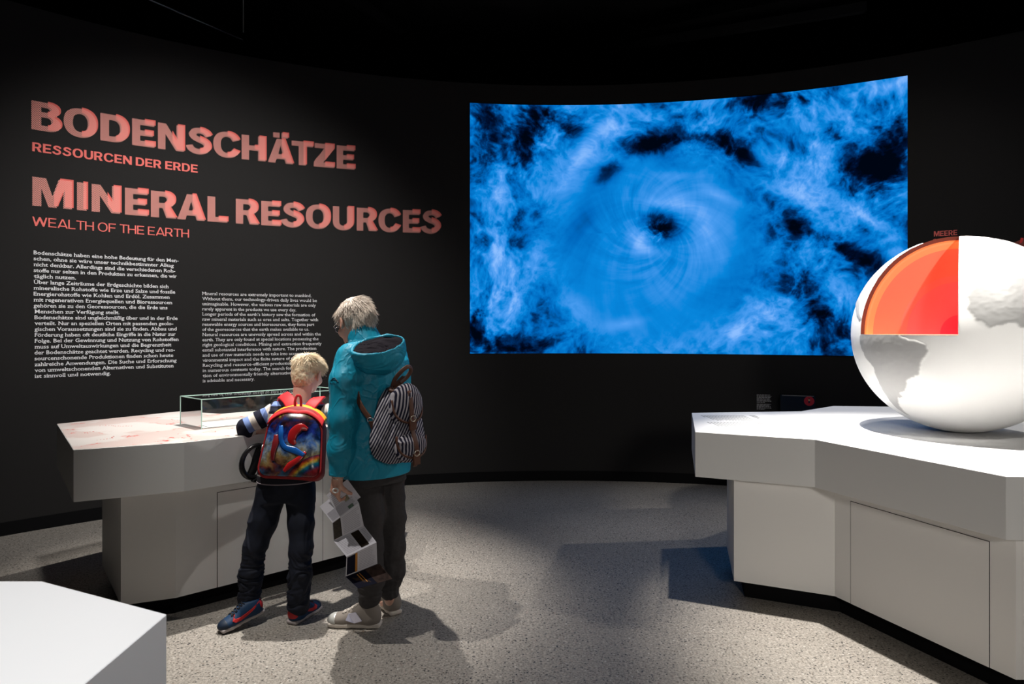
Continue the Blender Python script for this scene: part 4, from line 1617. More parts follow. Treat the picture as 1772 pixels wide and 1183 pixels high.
def spectacles(parent, C, R, s, m):
    g = lambda a, b, c: C + (R[0] * a + R[1] * b + R[2] * c) * s
    mb = MB()
    for q in (-1, 1):
        ring = [g(q * 0.034 + 0.024 * math.cos(a), 0.112, -0.014 + 0.017 * math.sin(a)) for a in np.linspace(0, 2 * math.pi, 24, endpoint=False)]
        mb.tube(ring, 0.0011, 6, closed=True)
        mb.tube([g(q * 0.058, 0.111, -0.008), g(q * 0.078, 0.09, -0.006), g(q * 0.085, 0.02, -0.004), g(q * 0.086, -0.012, -0.012)], 0.0012, 6)
    mb.tube([g(-0.010, 0.113, -0.010), g(0, 0.117, -0.007), g(0.010, 0.113, -0.010)], 0.0011, 6)
    o = mb.build('glasses', m, parent, True)
    return o


def shoe(parent, heel, toe, z0, L, wid, mu, msole, mtoe, ankle, mlace, high=0.10, tilt=0.0):
    """Sneaker: upper with rubber sole, toe cap, laces; heel/toe are plan points, tilt lifts the heel."""
    h, tt = np.array([*heel, z0]), np.array([*toe, z0])
    x = nrm(tt - h)
    y = np.cross([0, 0, 1.0], x)
    z = np.array([0, 0, 1.0])
    if tilt:
        x2 = x * math.cos(tilt) - z * math.sin(tilt)
        z = z * math.cos(tilt) + x * math.sin(tilt)
        h = tt - x2 * L
        x = x2
    R = np.array([x, y, z])
    P = lambda a, b, c: h + x * a * L + y * b * L + z * c * L
    q = wid / L
    lo, hi = np.minimum(h, h + x * L) - 0.09, np.maximum(h, h + x * L) + [0.09, 0.09, 0.22]
    # sole
    f = Field(lo, hi, 0.0045)
    for a, w_ in ((0.135, 0.36), (0.30, 0.37), (0.50, 0.38), (0.68, 0.44), (0.82, 0.42)):
        f.box(P(a, 0, 0.055), np.array([0.14 * L, w_ * wid, 0.055 * L]), R, 0.05 * L, 0.01)
    f.plane(P(0, 0, 0.0), -z)
    f.plane(P(0, 0, 0.088), z)
    V, F = f.mesh()
    V = relax(V, F, 1)
    # upper
    g = Field(lo, hi, 0.0042)
    hgt = high / L
    g.ell(P(0.15, 0, 0.20), np.array([0.15 * L, 0.40 * wid, 0.20 * L]), R, 0.03)
    g.ell(P(0.45, 0, 0.15), np.array([0.27 * L, 0.39 * wid, 0.17 * L]), R, 0.04)
    g.ell(P(0.74, 0, 0.115), np.array([0.235 * L, 0.45 * wid, 0.125 * L]), R, 0.03)
    g.cone(P(0.40, 0, 0.26), P(0.25, 0, hgt * 0.8), 0.17 * L * 0.75, 0.15 * L * 0.8, 0.03)
    g.cone(P(0.21, 0, 0.16), ankle, 0.155 * L * 0.85, 0.15 * L * 0.8, 0.03)
    g.plane(P(0, 0, 0.07), -z)
    g.plane(P(0.2, 0, hgt), nrm(z * 1.0 - x * 0.12))
    V2, F2 = g.mesh()
    V2 = relax(V2, F2, 1)
    o = make('shoe', V2, F2, mu, parent, True)
    make('sole', V, F, msole, o, True)
    c = Field(lo, hi, 0.004)
    c.ell(P(0.79, 0, 0.105), np.array([0.200 * L, 0.445 * wid, 0.132 * L]), R, 0.01)
    c.plane(P(0, 0, 0.08), -z)
    c.plane(P(0.80, 0, 0), -x)
    V3, F3 = c.mesh()
    make('toe_cap', relax(V3, F3, 1), F3, mtoe, o, True)
    pr = projector(V2, F2)
    lb = MB()
    for i in range(5):
        a = 0.66 - i * 0.062
        w_ = 0.20 * wid / L
        for sg in (1, -1):
            lb.tube([pr(P(a - 0.028 * sg * t_, t_ * w_, 0.5), -z, 0.0015) for t_ in np.linspace(-1, 1, 9)], 0.0030, 6)
    lb.tube([pr(P(0.66, t_ * 0.24 * wid / L, 0.5), -z, 0.0015) for t_ in np.linspace(-1, 1, 9)], 0.0024, 6)
    lb.build('laces', mlace, o, True)
    return o, P, pr


from mathutils.bvhtree import BVHTree


def projector(V, F):
    bv = BVHTree.FromPolygons([tuple(v) for v in V], [tuple(int(i) for i in f) for f in F])
    def pr(p, d, off=0.002, back=0.25):
        d = nrm(d)
        hit = bv.ray_cast(Vector(np.array(p) - d * back), Vector(d), 1.0)
        return np.array(hit[0]) - d * off if hit[0] is not None else np.array(p, float)
    return pr


# ------------------------------------------------------------------ the woman
wf = nrm([-0.76, 0.65, 0])                   # facing
wl = np.array([-wf[1], wf[0], 0])            # her left
WX = lambda x, y, d: W(x, y, d)
M_SKINW = skin_mat('skin_adult', (0.56, 0.34, 0.26), (0.58, 0.29, 0.22))
W0 = (-0.74, 3.47, 0.0)
wh = WX(615, 554, 3.50)
RW = frame(math.radians(133), math.radians(20), math.radians(3))

f = Field((-1.16, 3.02, 0.0), (-0.38, 3.98, 1.74), 0.0045)
head(f, wh, RW, 1.0)
f.cone(wh + RW[1] * -0.028 - RW[2] * 0.05, WX(634, 606, 3.46), 0.056, 0.062, 0.03)
tc_ = lambda x, d: WX(x, 565, d)[:2]
f.loft([(0.78, *tc_(643, 3.47), .15, .11), (0.95, *tc_(642, 3.46), .155, .115), (1.1, *tc_(642, 3.45), .14, .10), (1.3, *tc_(643, 3.45), .165, .105), (1.38, *tc_(640, 3.45), .12, .08), (1.42, *tc_(638, 3.45), .06, .055)], wl, wf, 0.03)
shL, elL, wrL = WX(600, 622, 3.30), WX(592, 728, 3.25), WX(585, 822, 3.23)
f.chain([shL + [0.02, 0.03, -0.01], elL, wrL], [0.034, 0.034, 0.026], 0.03)
shR, elR, wrR = WX(684, 622, 3.60), WX(680, 722, 3.70), WX(640, 760, 3.86)
f.chain([shR, elR, wrR], [0.034, 0.034, 0.026], 0.03)
hipL, knL, anL = WX(628, 835, 3.41), WX(640, 945, 3.40), WX(640, 1046, 3.425)
hipR, knR, anR = WX(664, 835, 3.53), WX(676, 940, 3.53), WX(675, 1030, 3.55)
f.chain([hipL, knL, anL], [0.07, 0.045, 0.034], 0.03)
f.chain([hipR, knR, anR], [0.07, 0.045, 0.034], 0.03)
f.cone(anL + [0.0, 0, -.03], anL + [-0.10, 0.01, -.07], 0.024, 0.02, 0.02)
f.cone(anR + [0.0, 0, -.03], anR + [-0.05, 0.08, -.07], 0.024, 0.02, 0.02)
hdW = nrm(WX(578, 862, 3.25) - wrL)
hand(f, wrL + hdW * 0.012, hdW, nrm([0.55, 0.55, 0.1]), 0.165, (0.75, 0.75, 0.85, 0.92, 1.0), 0.05, 1)
hand(f, wrR, nrm(wf + [0, 0, -0.1]), nrm([-.1, 0, -1]), 0.165, (0.3, 0.3, 0.35, 0.4, 0.45), 0.1, 1)
V, F = f.mesh()
V = relax(V, F, 1, 0.4)
woman = make('person', V, F, M_SKINW, smooth=True, loc=W0)
tag(woman, 'grey-haired adult in a turquoise rain jacket, holding an unfolded leaflet at the table', 'person')
eyes(woman, wh, RW)
spectacles(woman, wh, RW, 1.0, mat('silver_frame', (0.5, 0.5, 0.52), 0.25, 0.5, 0.9))

# jacket
M_TEAL = mat('turquoise_jacket_fabric', lin(12, 138, 168), 0.5, 0.4, bump=(12, 0.22, 0.006))
nt, bs = nodes_of(M_TEAL)
tc = nt.nodes.new('ShaderNodeTexCoord')
cn = nt.nodes.new('ShaderNodeTexNoise'); cn.inputs['Scale'].default_value = 7.5; cn.inputs['Detail'].default_value = 2.5; cn.inputs['Distortion'].default_value = 0.5
s1 = nt.nodes.new('ShaderNodeMath'); s1.operation = 'SUBTRACT'; s1.inputs[1].default_value = 0.5
s2 = nt.nodes.new('ShaderNodeMath'); s2.operation = 'ABSOLUTE'
s3 = nt.nodes.new('ShaderNodeMapRange'); s3.inputs['From Min'].default_value = 0.0; s3.inputs['From Max'].default_value = 0.035
s3.inputs['To Min'].default_value = 1.0; s3.inputs['To Max'].default_value = 0.0
cb = nt.nodes.new('ShaderNodeBump'); cb.inputs['Strength'].default_value = 0.5; cb.inputs['Distance'].default_value = 0.0035
nt.links.new(tc.outputs['Object'], cn.inputs['Vector']); nt.links.new(cn.outputs['Fac'], s1.inputs[0]); nt.links.new(s1.outputs[0], s2.inputs[0])
nt.links.new(s2.outputs[0], s3.inputs['Value']); nt.links.new(s3.outputs[0], cb.inputs['Height'])
for n_ in nt.nodes:
    if n_.type == 'BUMP' and n_ != cb:
        nt.links.new(n_.outputs['Normal'], cb.inputs['Normal'])
nt.links.new(cb.outputs['Normal'], bs.inputs['Normal'])
f = Field((-1.06, 3.08, 0.70), (-0.42, 3.90, 1.52), 0.0045)
f.loft([(0.760, *tc_(645, 3.46), .196, .165), (0.80, *tc_(645, 3.46), .198, .165), (0.95, *tc_(645, 3.455), .195, .158), (1.10, *tc_(646, 3.45), .190, .150), (1.24, *tc_(647, 3.45), .195, .148), (1.33, *tc_(646, 3.45), .185, .138), (1.385, *tc_(642, 3.45), .14, .11), (1.43, *tc_(636, 3.45), .085, .08)], wl, wf, 0.02, e=2.2)
f.chain([WX(606, 618, 3.33), WX(597, 660, 3.28), WX(593, 725, 3.25), WX(589, 778, 3.235), WX(585, 823, 3.23)], [0.068, 0.066, 0.062, 0.053, 0.043], 0.035)
f.chain([WX(682, 618, 3.58), elR, wrR], [0.066, 0.056, 0.042], 0.035)
# hollow hem and cuff
f.loft([(0.70, *tc_(645, 3.46), .185, .155), (0.775, *tc_(645, 3.46), .185, .155)], wl, wf, 0.0, 'sub', e=2.2)
cd = nrm(WX(585, 823, 3.23) - WX(589, 778, 3.235))
ce = WX(585, 823, 3.23)
cx1 = nrm(np.cross(cd, [0, 1, 0]))
f.box(ce + cd * 0.05, (0.05, 0.043, 0.043), np.array([cd, cx1, np.cross(cd, cx1)]), 0.002, 0.0, 'sub')
f.cone(ce + cd * 0.03, ce - cd * 0.02, 0.036, 0.034, 0.0, 'sub')
V, F = f.mesh()
V = relax(V, F, 2)
q = (V - np.array([0, 0, 0]))
side_ = (V[:, :2] - np.array(tc_(645, 3.455))) @ wl[:2]
arm = np.clip((side_ - 0.13) / 0.05, 0, 1)
hemk = np.clip((V[:, 2] - 0.775) / 0.06, 0, 1) * np.clip((np.linalg.norm(V - WX(585, 823, 3.23), axis=1) - 0.05) / 0.05, 0, 1)
V = folds(V, F, 0.0036, 5.5, 11, (1, 1, 0.75), mask=hemk)
V = folds(V, F, 0.0016, 17, 4, (1.2, 1.2, 0.7), mask=arm * hemk)
V = folds(V, F, 0.0032, 14, 21, (1.6, 1.6, 0.6), mask=(1 - arm) * hemk)
V_JK, F_JK = V, F
jk = make('jacket', V, F, M_TEAL, woman, True)
# stand-up collar
ncs, nce = WX(634, 596, 3.46), WX(628, 574, 3.485)
f = Field(ncs - 0.14, ncs + 0.16, 0.004)
f.cone(WX(637, 604, 3.455), WX(625, 574, 3.475), 0.092, 0.076, 0.0)
f.cone(WX(637, 604, 3.455) + (ncs - nce) * 0.3, WX(625, 570, 3.475) + (nce - ncs) * 0.6, 0.081, 0.064, 0.0, 'sub')
ud = nrm(nce - ncs)
f.plane(nce + ud * 0.006 - wf * 0.02, nrm(ud + wf * 0.62))
f.plane(ncs - ud * 0.012, -ud)
V, F = f.mesh()
make('collar', folds(relax(V, F, 3), F, 0.0015, 16, 5), F, M_TEAL, jk, True)
# hood: a fabric bag hanging at the nape, dark inside
hc = WX(655, 603, 3.32)
hr = np.array([0.150, 0.100, 0.130])
RH = np.array([wl, wf, [0, 0, 1.0]])
top_n = nrm(np.array([0.02, -0.40, 1.0]))
f = Field(hc - 0.2, hc + 0.2, 0.004)
f.ell(hc, hr, RH, 0.0)
f.ell(hc + top_n * 0.03, hr - 0.012, RH, 0.0, 'sub')
f.plane(hc + top_n * 0.024, top_n)
V, F = f.mesh()
V = folds(relax(V, F, 2), F, 0.004, 13, 31, (0.7, 0.7, 1.8))
make('hood', V, F, M_TEAL, jk, True)
f = Field(hc - 0.2, hc + 0.2, 0.004)
f.ell(hc, hr - 0.010, RH, 0.0)
f.plane(hc + top_n * 0.016, top_n)
V, F = f.mesh()
V = folds(relax(V, F, 2), F, 0.006, 22, 37, (0.7, 0.7, 1.8))
make('hood_lining', V, F, mat('dark_hood_lining', lin(20, 16, 24), 0.85, 0.1, bump=(60, 0.6, 0.004)), jk, True)
MB().tube(spline([WX(606, 600, 3.30), WX(603, 597, 3.33), WX(601, 593, 3.37)], 4), 0.006, 8).build('cord_stop', M_GLB, jk, True)
# emblem on the sleeve: a small peak outline over a word
prj = projector(V_JK, F_JK)
def sleeve_pt(u_, v_):
    """u to the viewer's right, v up, in metres, laid on the upper sleeve's outside."""
    return prj(WX(584.5, 658, 3.25) + np.array([u_, 0, v_]), (0.24, 0.97, 0), 0.0016)
mb = MB()
for zz_, w_, hh_ in ((0.004, 0.019, 0.012), (-0.002, 0.026, 0.010)):
    mb.tube([sleeve_pt(-w_, zz_), sleeve_pt(-w_ * 0.5, zz_ + hh_ * .6), sleeve_pt(-w_ * 0.15, zz_ + hh_), sleeve_pt(w_ * 0.1, zz_ + hh_ * 0.75), sleeve_pt(w_ * 0.25, zz_ + hh_ * .95), sleeve_pt(w_ * .6, zz_ + hh_ * .4), sleeve_pt(w_, zz_)], 0.0015, 5)
Vt, Ft = glyphs('McKINLEY', 0.02, 2)
Vt = Vt - Vt.min(0)
Vt = Vt / Vt[:, 0].max()
mb.add([sleeve_pt(-0.027 + v[0] * 0.054, -0.0165 + v[1] * 0.062) for v in Vt], Ft)
mb.build('sleeve_emblem', mat('navy_print', lin(14, 40, 62), 0.6), jk)

# trousers
M_GREY = mat('charcoal_trousers', (0.040, 0.037, 0.038), 0.85, 0.2, bump=(500, 0.2, 0.0005), var=(60, 0.12))
f = Field((-0.98, 3.20, 0.06), (-0.46, 3.80, 0.90), 0.0045)
f.loft([(0.72, *tc_(646, 3.465), .168, .138), (0.80, *tc_(646, 3.465), .172, .142), (0.86, *tc_(646, 3.46), .16, .13)], wl, wf, 0.03, e=2.2)
f.chain([WX(632, 832, 3.41), WX(637, 890, 3.405), WX(641, 945, 3.40), WX(643, 1000, 3.415), WX(640, 1034, 3.425)], [0.083, 0.079, 0.063, 0.057, 0.055], 0.03)
f.chain([WX(672, 832, 3.53), WX(676, 890, 3.53), WX(679, 945, 3.53), WX(680, 985, 3.54), WX(674, 1020, 3.555)], [0.083, 0.074, 0.060, 0.054, 0.047], 0.03)
V, F = f.mesh()
V = relax(V, F, 2)
lowm = np.clip((0.42 - V[:, 2]) / 0.3, 0, 1)
V = folds(V, F, 0.005, 9, 13, (1, 1, 0.55))
V = folds(V, F, 0.005, 12, 17, (0.6, 0.6, 2.2), mask=lowm)
make('trousers', V, F, M_GREY, woman, True)

# shoes
M_SUEDE = mat('taupe_suede', (0.20, 0.175, 0.155), 0.85, 0.2, bump=(400, 0.3, 0.0006))
M_SOLE = mat('cream_rubber', (0.55, 0.50, 0.45), 0.7, 0.3)
M_SILV = mat('silver_toe', (0.52, 0.52, 0.50), 0.35, 0.5, 0.35)
so, P_, pr_ = shoe(woman, (-0.655, 3.415), (-0.932, 3.435), 0.0, 0.277, 0.098, M_SUEDE, M_SOLE, M_SILV, anL, mat('light_laces', (0.42, 0.38, 0.34), 0.8), 0.135)
yv = nrm(P_(0, 1, 0) - P_(0, 0, 0))
sgn = -1.0 if yv[1] > 0 else 1.0
V = [pr_(P_(a_, sgn * 0.4, c_), -yv * sgn, 0.006) for a_, c_ in ((0.30, 0.17), (0.44, 0.12), (0.60, 0.17), (0.56, 0.27), (0.42, 0.31))]
V = V + [v + yv * sgn * 0.004 for v in V]
make('shiny_patch', V, [(4, 3, 2, 1, 0), (5, 6, 7, 8, 9)] + [(i, (i + 1) % 5, (i + 1) % 5 + 5, i + 5) for i in range(5)], mat('pearl_patch', (0.55, 0.55, 0.68), 0.25, 0.5, 0.4), so)
shoe(woman, (-0.600, 3.545), (-0.752, 3.776), 0.0, 0.277, 0.098, M_SUEDE, M_SOLE, M_SILV, anR, mat('light_laces', (0.42, 0.38, 0.34), 0.8), 0.135)

# ring and bracelet
for nm, c, r_, n_ in (('bracelet', wrL + hdW * 0.010, 0.026, hdW), ):
    a_ = nrm(np.cross(n_, [0, 1, 0])); b_ = np.cross(n_, a_)
    MB().tube([c + (a_ * math.cos(t_) + b_ * math.sin(t_)) * r_ for t_ in np.linspace(0, 6.283, 26, endpoint=False)], 0.0022, 6, closed=True).build(nm, mat('silver', (0.7, 0.68, 0.64), 0.25, 0.5, 0.9), woman, True)
c = WX(581, 848, 3.21)
MB().tube([c + np.array([math.cos(t_) * 0.012, -0.004, math.sin(t_) * 0.010]) for t_ in np.linspace(0, 6.283, 20, endpoint=False)], 0.004, 8, closed=True).build('ring', mat('white_ring', (0.75, 0.74, 0.72), 0.3), woman, True)

# hair
M_HAIRW = hair_mat('ash_grey_hair', (0.36, 0.29, 0.235), (0.92, 0.81, 0.71))
keepW = lambda d: (d[:, 2] > -0.62 + 0.9 * np.clip(d[:, 1] + 0.1, 0, 1) * 1.35) & ~((d[:, 2] < 0.0) & (np.abs(d[:, 0]) > 0.72) & (d[:, 1] > -0.35))
radW = np.array([0.083, 0.100, 0.099])
f = Field(wh - 0.15, wh + 0.15, 0.0045)
hp = wh + RW[2] * 0.012 - RW[1] * 0.006
f.ell(hp, radW + 0.004, RW, 0)
f.ell(wh + RW[1] * 0.075 - RW[2] * 0.055, (0.10, 0.075, 0.075), RW, 0.01, 'sub')
f.plane(wh - RW[2] * 0.062 - RW[1] * 0.02, nrm(-RW[2] + RW[1] * 0.25))
for q in (-1, 1):
    f.ell(wh + RW[0] * q * 0.085 + RW[1] * 0.0 - RW[2] * 0.03, (0.03, 0.03, 0.042), RW, 0.006, 'sub')
V, F = f.mesh()
V = folds(V, F, 0.006, 34, 3, ridged=True)
hw = make('hair', V, F, M_HAIRW, woman, True, {'tone': 0.25 + 0.3 * (noise3(V, 60, 2) + 0.4)})
V, F, tn = strands(hp, RW, radW + 0.001, 5200, keepW, (0.25, -0.15, 0.95), lambda d: (0.048 + 0.010 * np.clip(d[:, 2], 0, 1)) * np.where((np.abs(d[:, 0]) > 0.62) & (d[:, 2] < 0.42), 0.45, 1.0), lambda d: 0.10 + 0.16 * np.clip(-d[:, 2] + 0.4, 0, 1), 0.17, 0.10, 0.0036, 5, 6, 0.22)
make('hair_locks', V, F, M_HAIRW, hw, True, {'tone': tn})['kind'] = 'stuff'

# ------------------------------------------------------------------ her striped rucksack
bn, ba, bu = -wf, np.array([-wf[1] * 1.0, wf[0], 0]) * -1.0, np.array([0, 0, 1.0])   # outward, to the right (seen from outside), up
B0 = WX(688, 742, 3.29)
M_STRIPE = band_mat('navy_white_stripes', 'phase', [(0, lin(160, 156, 164)), (0.46, lin(20, 20, 42))], 0.85)
M_LEATH = mat('brown_leather', (0.085, 0.034, 0.020), 0.5, 0.4, bump=(120, 0.3, 0.0012))
bag = thing('rucksack', 'navy and white striped rucksack with brown leather straps on the adult', 'rucksack', B0)
bp = lambda a, o, u: B0 + ba * a + bn * o + bu * u
f = Field(B0 - [0.26, 0.26, 0.25], B0 + [0.26, 0.26, 0.30], 0.0045)
RB_ = np.array([ba, bn, bu])
f.ell(bp(0, 0.005, -0.06), (0.150, 0.092, 0.105), RB_, 0.05)
f.ell(bp(0, 0.0, 0.03), (0.128, 0.078, 0.13), RB_, 0.05)
f.ell(bp(0.0, -0.005, 0.13), (0.085, 0.058, 0.085), RB_, 0.05)
f.plane(bp(0, 0, -0.150), -bu)
f.plane(bp(0, 0, 0.195), nrm(bu + bn * 0.3))
V, F = f.mesh()
V = relax(V, F, 2)
V = folds(V, F, 0.006, 12, 8, (1.4, 1.4, 0.7))
d_ = V - B0
N_ = vnormals(V, F)
sidew = np.clip(1.4 * np.abs(N_ @ ba) - 0.2, 0, 1)
ph = (d_ @ ba * 0.95 + np.where(N_ @ ba < 0, 1, -1) * 0 + (d_ @ bn) * 0.80 - d_[:, 2] * 0.62) / 0.0165
make('bag_body', V, F, M_STRIPE, bag, True, {'phase': ph})
# gathered mouth
mth = bp(0.0, 0.02, 0.192)
mp = [mth + ba * 0.062 * math.cos(a) + nrm(bn - bu * 0.3) * 0.036 * math.sin(a) for a in np.linspace(0, 2 * math.pi, 24, endpoint=False)]
MB().tube(mp, 0.009, 8, closed=True).build('mouth_edging', M_LEATH, bag, True)
# flap
f = Field(B0 - [0.26, 0.26, 0.25], B0 + [0.26, 0.26, 0.30], 0.004)
f.ell(bp(0.005, 0.052, 0.115), (0.098, 0.046, 0.108), RB_, 0.0)
f.ell(bp(0.005, 0.030, 0.09), (0.098, 0.046, 0.108), RB_, 0.0, 'sub')
f.plane(bp(0, 0, 0.045), -bu)
V, F = f.mesh()
V = folds(relax(V, F, 1), F, 0.003, 12, 18)
d_ = V - B0
make('flap', V, F, M_STRIPE, bag, True, {'phase': (d_ @ ba - d_[:, 2] * 0.22 + 0.3) / 0.0165})
def front_curve(pts, extra=0.0):
    return [bp(a, o + extra, u) for a, o, u in pts]
fl = spline(front_curve([(-0.085, 0.060, 0.15), (-0.080, 0.078, 0.085), (-0.05, 0.094, 0.052), (0.0, 0.100, 0.040), (0.055, 0.092, 0.052), (0.088, 0.076, 0.088), (0.09, 0.060, 0.15), (0.05, 0.062, 0.20), (-0.04, 0.062, 0.20)]), 6)
MB().tube(fl, 0.0055, 8).build('flap_piping', M_LEATH, bag, True)
# pocket
f = Field(B0 - [0.26, 0.26, 0.25], B0 + [0.26, 0.26, 0.30], 0.004)
f.ell(bp(0.005, 0.088, -0.075), (0.092, 0.042, 0.075), RB_, 0.0)
f.plane(bp(0, 0, -0.012), bu)
f.plane(bp(0, 0, -0.145), -bu)
V, F = f.mesh()
V = folds(relax(V, F, 1), F, 0.003, 16, 28)
d_ = V - B0
make('pocket', V, F, M_STRIPE, bag, True, {'phase': (d_ @ ba - 0.02 * d_[:, 2]) / 0.0150})
pk = spline(front_curve([(-0.090, 0.100, -0.015), (-0.088, 0.104, -0.055), (-0.070, 0.112, -0.095), (-0.03, 0.127, -0.118), (0.01, 0.130, -0.120), (0.055, 0.124, -0.108), (0.085, 0.108, -0.075), (0.097, 0.094, -0.03)]), 6)
MB().tube(pk, 0.0055, 8).build('pocket_piping', M_LEATH, bag, True)
st_ = spline(front_curve([(0.0, 0.085, 0.19), (0.0, 0.100, 0.12), (0.0, 0.104, 0.06), (0.0, 0.108, 0.01), (0.002, 0.128, -0.045), (0.004, 0.136, -0.09), (0.005, 0.130, -0.14), (0.005, 0.118, -0.165)]), 6)
MB().tube(st_, 1.0, 8, flat=(0.026, 0.006, bn)).build('front_strap', M_LEATH, bag, True)
for u_, o_ in ((0.035, 0.115), (-0.125, 0.142)):
    MB().slab(bp(-0.018, o_ - 0.012, u_ - 0.028), ba * 0.036, bn * 0.014, bu * 0.05).build('strap_tab', M_LEATH, bag)
    rg = [bp(0.016 * math.cos(a) - 0.004, o_ + 0.004, u_ + 0.026 + 0.013 * math.sin(a)) for a in np.linspace(0, 6.283, 16, endpoint=False)]
    MB().tube(rg, 0.0022, 6, closed=True).build('buckle', mat('brass', (0.55, 0.5, 0.42), 0.3, 0.5, 0.9), bag, True)
hd_ = spline([WX(679, 668, 3.26), WX(684, 655, 3.25), WX(697, 640, 3.25), WX(707, 634, 3.27), WX(711, 640, 3.29), WX(705, 651, 3.29), WX(692, 663, 3.28)], 6)
MB().tube(hd_, 1.0, 8, flat=(0.020, 0.008, np.array([0.6, -0.75, 0.3]))).build('carry_loop', M_LEATH, bag, True)
MB().tube(spline([WX(700, 652, 3.34), WX(690, 662, 3.30), WX(677, 676, 3.27), WX(672, 700, 3.275)], 6), 1.0, 8, flat=(0.030, 0.010, np.array([-0.3, -0.9, 0.2]))).build('shoulder_strap', M_LEATH, bag, True)
sl = spline([WX(617, 676, 3.262), WX(621, 694, 3.245), WX(629, 709, 3.23), WX(640, 724, 3.215)], 6)
MB().tube(sl, 1.0, 8, flat=(0.026, 0.007, np.array([-0.4, -0.9, 0.1]))).build('shoulder_strap', M_LEATH, bag, True)
V = [WX(637, 729, 3.20), WX(656, 729, 3.205), WX(656, 738, 3.21), WX(645, 749, 3.21)]
V = V + [v + np.array([0.004, 0.018, 0]) for v in V]
make('strap_anchor', V, [(3, 2, 1, 0), (4, 5, 6, 7)] + [(i, (i + 1) % 4, (i + 1) % 4 + 4, i + 4) for i in range(4)], M_LEATH, bag)
c = WX(641, 726, 3.21)
MB().tube([c + np.array([0.014 * math.cos(a), -0.004, 0.010 * math.sin(a)]) for a in np.linspace(0, 6.283, 14, endpoint=False)], 0.002, 6, closed=True).build('buckle', mat('steel_ring', (0.6, 0.6, 0.62), 0.25, 0.5, 0.9), bag, True)

# ------------------------------------------------------------------ the leaflet in her hand
lf = thing('leaflet', 'long zigzag folded leaflet hanging open from the hand of the adult', 'leaflet', WX(605, 860, 3.22))
M_PAPER = mat('leaflet_paper', (0.58, 0.57, 0.63), 0.55, 0.3)
M_NAVY = mat('leaflet_navy', lin(11, 13, 32), 0.75, 0.15)
M_DARK = mat('leaflet_dark_photo', lin(40, 32, 24), 0.4, 0.4, var=(70, 0.7))
M_ORNG = mat('leaflet_orange', lin(180, 120, 40), 0.5)
M_TYPE = mat('leaflet_type', (0.36, 0.35, 0.40), 0.7)
M_COVER = mat('leaflet_cover_photo', lin(54, 41, 37), 0.75, 0.15, var=(35, 0.6))
PQ = [[(565, 856, 3.265), (601, 829, 3.265), (624, 860, 3.255), (586, 890, 3.255)],
      [(553, 876, 3.275), (600, 838, 3.275), (621, 870, 3.245), (575, 904, 3.245)],
      [(575, 904, 3.245), (621, 870, 3.245), (629.5, 909, 3.265), (577, 935.5, 3.265)],
      [(577, 935.5, 3.265), (629.5, 909, 3.265), (651.5, 938, 3.21), (599.5, 963, 3.21)],
      [(599.5, 963, 3.21), (651.5, 938, 3.21), (653, 975, 3.26), (598, 997.5, 3.26)],
      [(598, 997.5, 3.26), (657, 975, 3.26), (679, 1001, 3.20), (620, 1018, 3.20)]]


def patch(P4, u0, v0, u1, v1, n, off):
    g = lambda u, v: (P4[0] * (1 - u) + P4[1] * u) * (1 - v) + (P4[3] * (1 - u) + P4[2] * u) * v + n * off
    return [g(u0, v0), g(u0, v1), g(u1, v1), g(u1, v0)]


